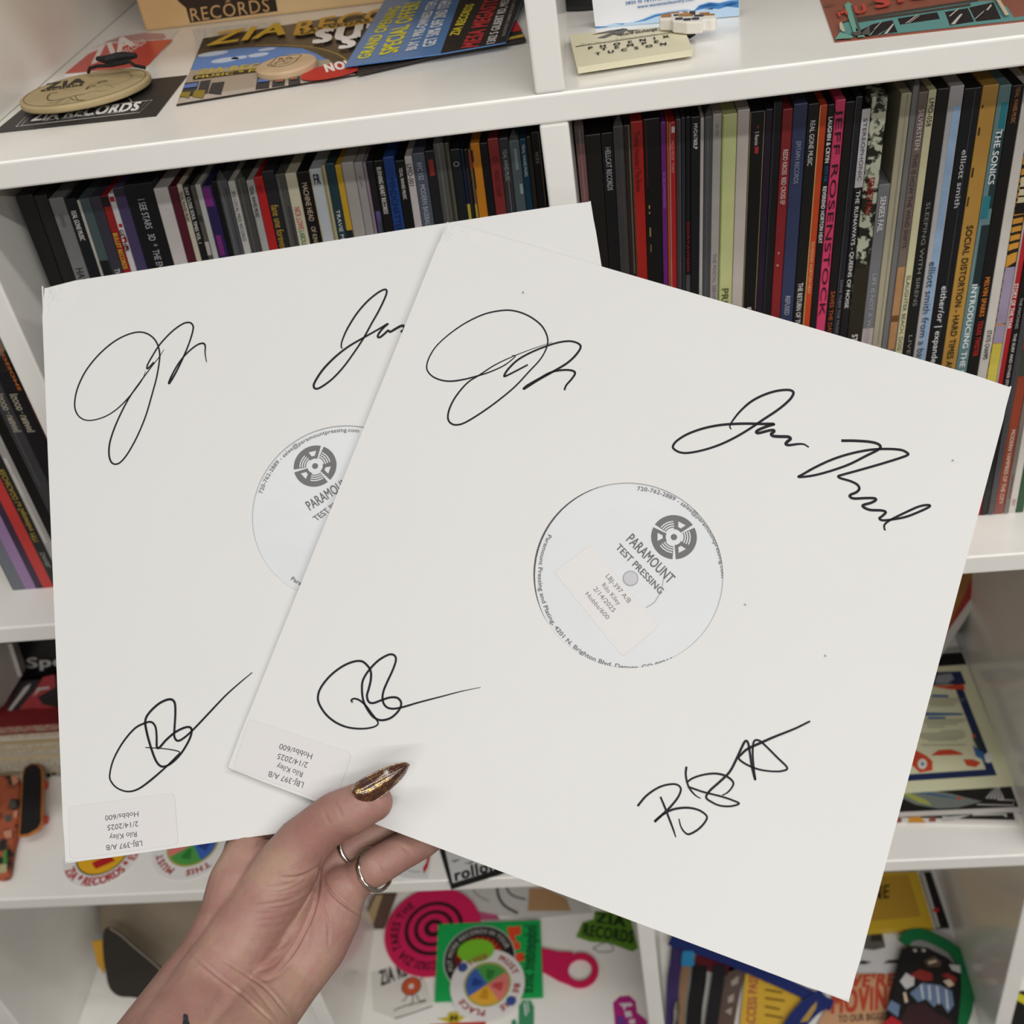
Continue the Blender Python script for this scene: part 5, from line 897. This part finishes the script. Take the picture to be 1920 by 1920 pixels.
P.polys('orange_letter', [[KR(p) for p in q] for q in (((960, 590), (1050, 585), (1045, 640), (1010, 640), (1020, 680), (985, 690)), ((1000, 690), (1040, 680), (1045, 725), (1005, 735)), ((1005, 755), (1068, 748), (1070, 800), (1020, 806)))], '#e0492a')
P.text('Independent Since', KR((1150, 580)), KR((1122, 1000)), KR((1070, 580)), '#10331f', .02)
t, P, C_, R_ = rsticker('round_sticker', 'black-rimmed round sticker half covered on the green card', KR, (790, 785), (568, 800), 0, zg + .0008); P.ring('black_rim', tuple(C_), R_ * .68, R_ * .98, '#1f1d1e'); P.ring('red_field', tuple(C_), 0, R_ * .68, '#6e2018'); P.arc_text('PUT MORE RECORDS IN YOUR', tuple(C_), R_ * .76, 205, R_ * .13, '#b9b6b0', bold=.02, sweep=185)
U_, W_2 = P.basis(); P.polys('flame', [[project(C_ + R_ * (math.cos(q) * U_ + math.sin(q) * W_2) * rr) for q, rr in ((a_ - .1, .5), (a_, .68), (a_ + .1, .5), (a_, .38))] for a_ in np.linspace(.2, 3.0, 12)], '#d8482a'); P.poly('lime_blob', [KR(p) for p in ell((770, 740), 115, 72, -8, 24)], '#7ac02c')
t, P, C_, R_ = rsticker('round_sticker', 'whole round white sticker with four-colour centre in the bottom cubby', KR, (840, 945), (610, 950), 0, zg + .0016); place_disc(P, C_, R_, 35)
for p in ((688, 842), (988, 1050)): P.ring('blue_dot', KR(p), 0, R_ * .135, '#3a4f8f')
t, P = cardK(KR, 'donut_sticker', 'white sheet with orange ring-shaped doodle left of the green card', 'sticker', [(120, 870), (330, 830), (430, 850), (500, 1060), (260, 1160), (130, 1110)], Z3, .0005, '#dcd8d0')
P.text('ZIA RE', KR((180, 955)), KR((345, 890)), KR((165, 868)), '#1f1d1c', .05); cD = P.h(KR((368, 958))); rD = np.linalg.norm(P.h(KR((423, 958))) - cD); P.ring('orange_ring', tuple(cD), rD * .3, rD, '#c9552f'); P.ring('outline', tuple(cD), rD, rD * 1.1, '#3a2a22')
for pts in ([(340, 1010), (330, 1040), (310, 1050)], [(380, 1012), (375, 1060), (360, 1080)], [(420, 920), (440, 900), (435, 880)], [(400, 1010), (420, 1050), (460, 1040)], [(260, 1110), (330, 1080), (460, 1050)], [(265, 1160), (360, 1130), (500, 1080)]): P.stroke('doodle_line', [KR(p) for p in pts], 2, '#55504a')
t, P = cardK(KR, 'green_lettered_sticker', 'leafy green lettered sticker at the right of the bottom cubby', 'sticker', [(1390, 650), (1430, 560), (1500, 540), (1505, 490), (1720, 500), (1735, 560), (1775, 720), (1740, 742), (1600, 690), (1480, 680)], Z3, .0005, '#5f8f2a')
P.text('RECORDS', KR((1430, 640)), KR((1745, 690)), KR((1440, 570)), '#1f3312', .06); P.text('ZIA', KR((1510, 560)), KR((1700, 590)), KR((1512, 500)), '#1f3312', .06); P.stroke('pebble_outline', [KR(p) for p in ((1495, 725), (1560, 690), (1610, 700), (1615, 740), (1540, 745), (1495, 725))], 2, '#8a8c94')
t, P = cardK(KR, 'purple_sticker', 'magenta and purple blob sticker at the front right of the bottom cubby', 'sticker', [(1625, 1120), (1620, 1060), (1660, 1020), (1720, 1015), (1760, 1050), (1770, 1120), (1830, 1170), (1840, 1300), (1640, 1300)], Z3, .0005, '#b3277f')
P.polys('white_mark', [[KR(p) for p in q] for q in (((1655, 1065), (1735, 1060), (1740, 1080), (1700, 1085), (1690, 1110), (1680, 1085)), ((1690, 1115), (1730, 1110), (1740, 1145), (1700, 1150)), ((1720, 1165), (1755, 1160), (1758, 1190), (1722, 1192)))], '#dcd3da'); P.poly('purple_field', [KR(p) for p in ((1640, 1140), (1690, 1150), (1720, 1230), (1650, 1260))], '#6d3a8c')
t, P = cardK(KR, 'cactus_sticker', 'green cactus sticker in front of the green card', 'sticker', [(1030, 1300), (1035, 1080), (1060, 1045), (1110, 1045), (1130, 1085), (1130, 1300)], Z3, .0005, '#3f8f63')
P.polys('white_rib', [[KR(p) for p in q] for q in (((1065, 1060), (1075, 1060), (1085, 1140), (1075, 1140)), ((1085, 1050), (1092, 1050), (1098, 1120), (1090, 1120)))], '#d5dcd6')
t, P = cardK(KR, 'cactus_arm_sticker', 'small green leaf sticker left of the cactus sticker', 'sticker', [(985, 1300), (990, 1170), (1015, 1160), (1030, 1210), (1030, 1300)], Z3, .0005, '#3f8f63')
t, P = cardK(KR, 'yellow_badge', 'yellow winged badge sticker at the front of the bottom cubby', 'sticker', [(530, 1158), (590, 1150), (600, 1120), (650, 1115), (670, 1140), (700, 1150), (670, 1170), (640, 1185), (600, 1180)], Z3, .0012, '#c9b32f'); P.polys('black_mark', [[KR(p) for p in q] for q in (((605, 1175), (612, 1140), (625, 1135), (632, 1160), (642, 1135), (655, 1140), (655, 1172), (645, 1172), (642, 1155), (633, 1176), (624, 1156), (618, 1176)),)], '#26231c')
t, P = cardK(KR, 'red_strip', 'red paper strip at the very front of the bottom cubby', 'paper', [(480, 1195), (660, 1182), (830, 1178), (840, 1320), (470, 1330)], Z3, .0006, '#c0392b')
t, P = vpanel('leaning_poster', 'brown poster tilted against the divider behind the pink fan', 'poster', KR, .175, [(60, 560), (140, 385), (280, 385), (200, 600), (125, 722)], .002, '#4a3426', Z3); P.polys('tan_field', [[KR(p) for p in q] for q in (((80, 545), (150, 390), (190, 390), (110, 640)),)], '#a08a62'); P.poly('red_corner', [KR(p) for p in ((65, 565), (110, 640), (122, 715), (85, 640))], '#a34a30')
t, P = cardK(KR, 'swirl_paper', 'white paper with sweeping black curves at the back of the bottom cubby', 'paper', [(690, 500), (640, 330), (1350, 300), (1500, 500), (1100, 540)], Z3, .0006, '#c9c6c2')
P.stroke('black_curve', [KR(p) for p in ((900, 330), (910, 400), (950, 460), (1030, 505))], 5, '#33312f'); P.stroke('black_curve', [KR(p) for p in ((950, 330), (990, 390), (1080, 420))], 4, '#55524f'); P.stroke('grey_curve', [KR(p) for p in ((750, 360), (790, 400), (850, 430))], 3, '#8f8c88')
P.poly('tan_patch', [KR(p) for p in ((1090, 490), (1100, 350), (1200, 350), (1330, 410), (1360, 490))], '#b08a64'); P.poly('pink_patch', [KR(p) for p in ((720, 520), (770, 490), (900, 515), (920, 545), (740, 550))], '#b8557a')
# ===== middle row, right cubby
KQ = crop(1620, 1060, 3.43); idp = lambda p: p
def rect_px(tr, br, z, width, length=None, inset=0):
    """pixels of a true rectangle on the plane z, given two pixels of its right edge (back, front)"""
    b_, t_ = hitz(KQ(br), z), hitz(KQ(tr), z); d_ = t_ - b_; L_ = np.linalg.norm(d_); d_ /= L_; L_ = length or L_; s_ = V((-d_[1], d_[0], 0)); q = [b_ + s_ * (width - inset) + d_ * (L_ - inset), b_ + s_ * inset + d_ * (L_ - inset), b_ + s_ * inset + d_ * inset, b_ + s_ * (width - inset) + d_ * inset]
    return [project(p) for p in q]
t, P = card('black_magazine', 'lowest black magazine with white border on the right shelf', 'magazine', rect_px((936, 1412), (1000, 1657), Z2 + .004, .205, .205), Z2, .004, '#cfcac4', body='pages'); P.poly('cover', rect_px((936, 1412), (1000, 1657), Z2 + .004, .205, .205, .003), '#1d1a19')
P.polys('colour_patch', [[KQ(p) for p in q] for q in (((285, 1655), (290, 1622), (360, 1618), (400, 1655)),)], '#c98a2a'); P.polys('red_patch', [[KQ(p) for p in q] for q in (((200, 1655), (215, 1622), (245, 1630), (240, 1655)), ((415, 1650), (425, 1620), (465, 1622), (460, 1650)))], '#8a4a3a'); P.polys('grey_patch', [[KQ(p) for p in q] for q in (((500, 1650), (505, 1615), (550, 1618), (690, 1605), (560, 1645)), ((695, 1612), (700, 1600), (915, 1598), (920, 1622), (905, 1620), (900, 1608)))], '#b5b3ae')
t, P = card('swoosh_magazine', 'black magazine with grey-green swoosh below the certificate', 'magazine', rect_px((958, 1405), (1018, 1568), Z2 + .0083, .205, .20), Z2 + .0043, .004, '#c4bfb9', body='pages'); P.poly('cover', rect_px((958, 1405), (1018, 1568), Z2 + .0083, .205, .20, .0025), '#1b1817')
P.poly('swoosh', [KQ(p) for p in ((180, 1480), (255, 1420), (330, 1428), (560, 1470), (760, 1520), (600, 1560), (480, 1565), (330, 1540), (250, 1500))], '#6f7670'); P.poly('lime_streak', [KQ(p) for p in ((240, 1470), (300, 1468), (400, 1510), (440, 1545), (360, 1530))], '#9aa050'); P.poly('blue_streak', [KQ(p) for p in ((260, 1440), (350, 1450), (520, 1478), (620, 1505), (500, 1492), (340, 1466))], '#45607a')
P.ring('red_dot', KQ((615, 1500)), 0, .0016, '#c4353a'); P.polys('white_figure', [[KQ(p) for p in q] for q in (((780, 1500), (830, 1440), (870, 1425), (905, 1510)),)], '#a9a6a4'); P.stroke('white_line', [KQ(p) for p in ((725, 1540), (960, 1545), (965, 1512), (860, 1510))], 2, '#c4c0bc', raw=True)
for i in range(4): P.stroke('dark_line', [KQ(p) for p in ((800 + 25 * i, 1505), (835 + 14 * i, 1440))], 1.4, '#2a2827', raw=True)
zc = Z2 + .0086
CQ = lambda i: rect_px((660, 637), (972, 1415), zc + .0012, .118, None, i)
t, P = card('certificate', 'cream certificate with navy border and red ribbons on the right shelf', 'certificate', CQ(0), zc, .0012, '#d8d6b4')
def quadring(o, i): return [[o[k], o[(k + 1) % 4], i[(k + 1) % 4], i[k]] for k in range(4)]
P.polys('navy_border', quadring(CQ(.0125), CQ(.0200)), '#1d2c55'); P.poly('navy_header', [KQ(p) for p in ((405, 690), (622, 683), (655, 765), (385, 772))], '#1d2c55')
P.polys('red_ribbon', [[KQ(p) for p in q] for q in (((420, 772), (520, 775), (640, 765), (650, 800), (560, 800), (470, 785)), ((280, 1260), (330, 1190), (400, 1225), (440, 1260), (440, 1320), (360, 1335)), ((640, 1250), (700, 1250), (750, 1270), (720, 1300), (660, 1290)), ((430, 1225), (480, 1190), (560, 1185), (620, 1205), (640, 1220)))], '#c9482c')
P.polys('white_flower', [[KQ(p) for p in ell(c_, 30, 34, 0, 14)] for c_ in ((375, 1280), (800, 1240))], '#d8d6cc'); P.polys('blue_mark', [[KQ(p) for p in q] for q in (((365, 1280), (375, 1265), (388, 1282), (376, 1296)), ((700, 1160), (770, 1210), (780, 1260), (720, 1230)), ((430, 850), (440, 835), (545, 838), (540, 852)), ((390, 970), (395, 950), (635, 955), (632, 966)), ((410, 990), (412, 978), (525, 978), (522, 990)))], '#38659a')
P.polys('leaf', [[KQ(p) for p in q] for q in (((700, 1120), (710, 1095), (760, 1180), (740, 1200)), ((725, 1040), (740, 1060), (770, 1160), (750, 1140)))], '#33402e'); P.polys('red_berry', [[KQ(p) for p in ell((708, 1103), 10, 12, 0, 10)]], '#c23a2c')
P.polys('title_banner', [[KQ(p) for p in q] for q in (((455, 765), (470, 710), (560, 700), (580, 735), (540, 765)),)], '#8d9096')
for i, (y_, x0, x1) in enumerate(((865, 425, 650), (880, 420, 640), (895, 415, 600), (910, 430, 580), (1000, 385, 655), (1015, 380, 640), (1030, 400, 600), (1048, 405, 520), (1075, 500, 640), (1092, 360, 650), (1108, 355, 655), (1122, 370, 640), (1135, 410, 600), (1166, 370, 655))): P.stroke('text_line', [KQ(p) for p in ((x0, y_), (x1, y_ - 2))], 1.5, '#8c8a7a', raw=True)
t = thing('black_box', 'low black box at the very back of the right shelf', 'box', (.30, .34, Z2)); a_ = hity(KQ((660, 560)), .27); vs, fs = box_vf(.20, a_[0], .275, .36, Z2, Z2 + .055); bevel(link('carton', vs, fs, mat('#141212', .5), t), .001); vs, fs = box_vf(.198, a_[0] + .001, .274, .361, Z2 + .055, Z2 + .066); link('lid', vs, fs, mat('#1b1919', .5), t)
t = thing('canvas_picture', 'red and brown painted canvas with white edge leaning in the right cubby', 'picture', (.27, .24, Z2 + .02)); o_ = hity(KQ((700, 300)), .235); n_ = V((-.25, -.93, .25)); n_ /= np.linalg.norm(n_)
vs, fs = slab_vf([hitp(KQ(p), o_, n_) for p in ((300, 60), (820, -40), (845, 60), (500, 575), (420, 700), (150, 700))], n_, .016); link('canvas', vs, fs, mat('#b3ada6', .7), t); P = Plane(o_, n_, t)
P.poly('red_field', [KQ(p) for p in ((300, 60), (790, -30), (800, 58), (540, 420), (480, 560), (400, 690), (160, 690))], '#8a1f18'); P.polys('brown_field', [[KQ(p) for p in q] for q in (((300, 60), (690, 0), (700, 60), (640, 200), (560, 360), (400, 620), (160, 690)),)], '#8a5a24')
# ===== bottom row, right cubby
KV = crop(1200, 1600, 2.667)
t, P = cardK(KV, 'yellow_picture', 'yellow framed picture with black capitals at the back of the bottom right', 'picture', [(1000, 392), (1080, 100), (1388, 92), (1468, 362)], Z3 + .002, .010, '#c9a52c', body='frame'); P.poly('picture_field', [KV(p) for p in ((1030, 350), (1100, 120), (1340, 108), (1405, 315))], '#b28a2c'); P.text('SCENE', KV((1035, 250)), KV((1246, 222)), KV((1040, 185)), '#1f1a12', .03)
t, P = cardK(KV, 'black_folder', 'black folder with white edge and red spot beside the yellow picture', 'folder', [(1400, 95), (1455, 92), (1548, 368), (1485, 372)], Z3, .004, '#191718'); P.poly('white_edge', [KV(p) for p in ((1402, 98), (1418, 97), (1500, 370), (1487, 371))], '#cfcbc8'); P.poly('red_spot', [KV(p) for p in ell((1480, 285), 16, 12, 0, 12)], '#c2262c')
t, P = cardK(KV, 'ink_drawing_sheet', 'white sheet with black ink drawing beside the green strapped pouch', 'paper', [(1060, 605), (1130, 385), (1555, 376), (1600, 520), (1300, 612)], Z3, .0008, '#d3d1d2')
P.polys('ink_block', [[KV(p) for p in q] for q in (((1118, 478), (1130, 395), (1210, 390), (1228, 470), (1170, 485)),)], '#5a5855'); P.polys('ink_dark', [[KV(p) for p in q] for q in (((1150, 440), (1160, 400), (1205, 395), (1215, 440)), ((1090, 552), (1110, 535), (1160, 545), (1120, 556)), ((1215, 550), (1240, 535), (1290, 530), (1290, 550)))], '#2a2826')
t, P = cardK(KV, 'moving_flyer', 'tan flyer with big raised red capitals in the bottom right cubby', 'flyer', [(860, 900), (950, 740), (1060, 640), (1078, 600), (1262, 604), (1240, 900)], Z3 + .0012, .001, '#c99a74')
for s, A, B, C in (("WE'RE", (1010, 672), (1275, 662), (1020, 612)), ('MOVING', (955, 800), (1300, 772), (960, 690))): P.text(s, KV(A), KV(B), KV(C), '#b8452f', .06)
P.text('TO OUR BIGGEST', KV((992, 846)), KV((1260, 828)), KV((992, 812)), '#4a3a2c', .03)
t, P = cardK(KV, 'lanyard_card', 'yellow pass card with purple edge lettering and brown lines', 'card', [(495, 900), (528, 590), (605, 600), (812, 708), (730, 900)], Z3 + .004, .0012, '#d3a93a'); P.text('ACCESS PASS', KV((575, 880)), KV((590, 610)), KV((530, 880)), '#a84a4a', .03)
for i in range(5): P.stroke('brown_line', [KV(p) for p in ((625, 640 + 42 * i), (700 + 12 * (i % 3), 655 + 42 * i))], 4, '#7a5a22', raw=True)
def strap(name, label, pts, zs, wpx, color, cat='lanyard'):
    q = spline([KV(p) for p in pts], 6); P3 = [hitz(u, Z3 + zs) for u in q]; t = thing(name, label, cat, hitz(KV(pts[0]), Z3)); vs, fs = [], []; n = len(P3)
    for i, p in enumerate(P3):
        d = P3[min(i + 1, n - 1)] - P3[max(i - 1, 0)]; d /= np.linalg.norm(d); a = np.cross(V((0, 0, 1)), d); r = wpx / 2.667 * .5 * np.dot(p - CAM, -RC[:, 2]) / F
        vs += [p + a * r, p - a * r, p - a * r - V((0, 0, .0015)), p + a * r - V((0, 0, .0015))]
    for i in range(n - 1):
        for j in range(4): fs.append((i * 4 + j, i * 4 + (j + 1) % 4, (i + 1) * 4 + (j + 1) % 4, (i + 1) * 4 + j))
    fs += [(3, 2, 1, 0), tuple(range(4 * n - 4, 4 * n))]; link('webbing', vs, fs, mat(color, .75, bump=.3, bscale=900), t); return t
strap('lanyard', 'navy lanyard ribbon running along the sleeve edge', [(150, 430), (420, 520), (700, 640), (960, 760)], .010, 60, '#1a2a6a'); t2 = strap('lanyard', 'navy and gold lanyard ribbon crossing toward the front', [(930, 715), (850, 770), (780, 850), (720, 960)], .012, 95, '#1a2a6a')
P = Plane((0, 0, Z3 + .0121), (0, 0, 1), t2); P.poly('gold_stripe', [KV(p) for p in ((800, 845), (860, 765), (885, 740), (880, 775), (840, 840))], '#b3924a')
strap('black_strap', 'black webbing strap at the left of the bottom right cubby', [(300, 560), (290, 660), (275, 760), (265, 900)], .008, 75, '#121012', 'strap'); strap('black_strap', 'second black webbing strap, with carved edge', [(400, 560), (385, 660), (370, 760), (350, 900)], .009, 62, '#19161a', 'strap')
t2 = strap('patterned_strap', 'brown patterned strap beside the yellow pass card', [(490, 580), (460, 680), (440, 780), (420, 900)], .006, 85, '#5d4a44', 'strap'); P = Plane((0, 0, Z3 + .0061), (0, 0, 1), t2); P.polys('pale_mark', [[KV(p) for p in q] for q in (((455, 640), (495, 610), (490, 650), (460, 665)), ((440, 720), (470, 700), (468, 740), (440, 750)), ((425, 790), (460, 770), (455, 810)))], '#a3988c')
strap('purple_strap', 'purple strap against the centre divider in the bottom row', [(190, 440), (180, 540), (165, 660), (160, 900)], .007, 60, '#3a2a5c', 'strap'); strap('tan_strap', 'tan strap between purple and black straps', [(225, 540), (215, 640), (200, 740), (190, 900)], .005, 55, '#8d6f52', 'strap')
t, P = cardK(KV, 'blue_tag', 'small light blue tag near the top of the strap bundle', 'tag', rrect([(205, 560), (212, 488), (268, 488), (272, 560)], .2), Z3 + .009, .002, '#2f86b8')
t, P = cardK(KV, 'red_pouch', 'dark red zip pouch corner behind the black straps', 'pouch', [(270, 560), (285, 490), (400, 520), (480, 580), (430, 600)], Z3, .006, '#5a1a22')
t = thing('metal_clip', 'shiny metal lanyard clip beside the centre divider', 'clip', hitz(KV((182, 800)), Z3)); vs, fs = tube_vf([hitz(KV(p), Z3 + .010) for p in ((186, 748), (182, 790), (176, 842))], [.002, .0035, .002], 12); link('hook', vs, fs, mat('#d8d6d2', .2, metal=1), t); vs, fs = tube_vf([hitz(KV(p), Z3 + .010) for p in ((176, 842), (174, 870))], [.002, .003], 12); link('swivel', vs, fs, mat('#d8d6d2', .2, metal=1), t)
# pouch with green strap
zp = Z3 + .014
t = thing('strapped_pouch', 'black printed pouch with looped green strap', 'pouch', hitz(KV((1420, 760)), Z3)); out = [(1306, 475), (1340, 460), (1440, 468), (1545, 520), (1606, 590), (1604, 720), (1588, 900), (1225, 900), (1245, 740), (1275, 600)]
vs, fs = slab_vf([hitz(KV(p), zp) for p in out], (0, 0, 1), .014); bevel(link('body', vs, fs, mat('#161314', .6), t), .003, 3); P = Plane((0, 0, zp), (0, 0, 1), t)
for col_, pls in (('#c9c6c6', (((1300, 640), (1330, 598), (1372, 620), (1370, 660), (1330, 680)), ((1545, 555), (1600, 560), (1605, 600), (1560, 585)))), ('#8a2c28', (((1345, 610), (1400, 580), (1460, 600), (1465, 635), (1420, 640)), ((1505, 610), (1540, 598), (1585, 625), (1575, 650)))), ('#6b7f9c', (((1350, 700), (1410, 650), (1500, 660), (1560, 690), (1570, 760), (1540, 800), (1500, 740), (1470, 770), (1430, 730), (1390, 745)), ((1235, 780), (1255, 735), (1300, 760), (1290, 820)))), ('#3a2026', (((1300, 840), (1340, 760), (1420, 750), (1480, 800), (1560, 840), (1560, 895), (1310, 895)),)), ('#c7ccd6', (((1400, 660), (1410, 655), (1420, 730), (1412, 730)), ((1440, 660), (1450, 660), (1455, 735), (1446, 735)), ((1480, 665), (1490, 668), (1500, 760), (1490, 750)), ((1525, 680), (1535, 685), (1545, 780), (1535, 780)))), ('#5a4a3c', (((1420, 540), (1470, 515), (1510, 545), (1500, 570), (1440, 570)),)), ('#b0232a', (((1215, 850), (1260, 815), (1310, 850), (1300, 895), (1220, 895)),)), ('#d8c4a8', (((1515, 640), (1550, 632), (1572, 660), (1545, 672)), ((1316, 700), (1328, 695), (1340, 745), (1325, 750)), ((1440, 545), (1480, 535), (1485, 545), (1445, 556))))): P.polys('picture_print', [[KV(p) for p in q] for q in pls], col_)
for p in ((1375, 488), (1418, 488)): P.ring('eyelet', KV(p), .0006, .0020, '#c4beb0')
q = spline([KV(p) for p in ((1320, 445), (1345, 415), (1400, 402), (1480, 430), (1570, 485), (1622, 570), (1640, 660), (1632, 760), (1605, 850), (1580, 930))], 6); P3 = [hitz(u, zp - .003) for u in q]; vs, fs = [], []; n = len(P3)
for i, p in enumerate(P3):
    d = P3[min(i + 1, n - 1)] - P3[max(i - 1, 0)]; d /= np.linalg.norm(d); a = np.cross(V((0, 0, 1)), d) * .0068; vs += [p + a, p - a, p - a * .9 - V((0, 0, .003)), p + a * .9 - V((0, 0, .003))]
for i in range(n - 1):
    for j in range(4): fs.append((i * 4 + j, i * 4 + (j + 1) % 4, (i + 1) * 4 + (j + 1) % 4, (i + 1) * 4 + j))
link('green_strap', vs, fs, mat('#12703f', .5), t)
t, P = cardK(KV, 'yellow_black_card', 'yellow and black card corner beyond the right divider', 'card', [(1850, 760), (1890, 690), (2000, 680), (2000, 900), (1840, 900)], Z3, .001, '#1c1a18'); P.poly('yellow_bar', [KV(p) for p in ((1885, 735), (1895, 700), (1990, 740), (1985, 790))], '#c9c02c')
# ---------------------------------------------------------------- tidy up helper data
for o in bpy.data.objects:
    if '_o' in o: del o['_o']
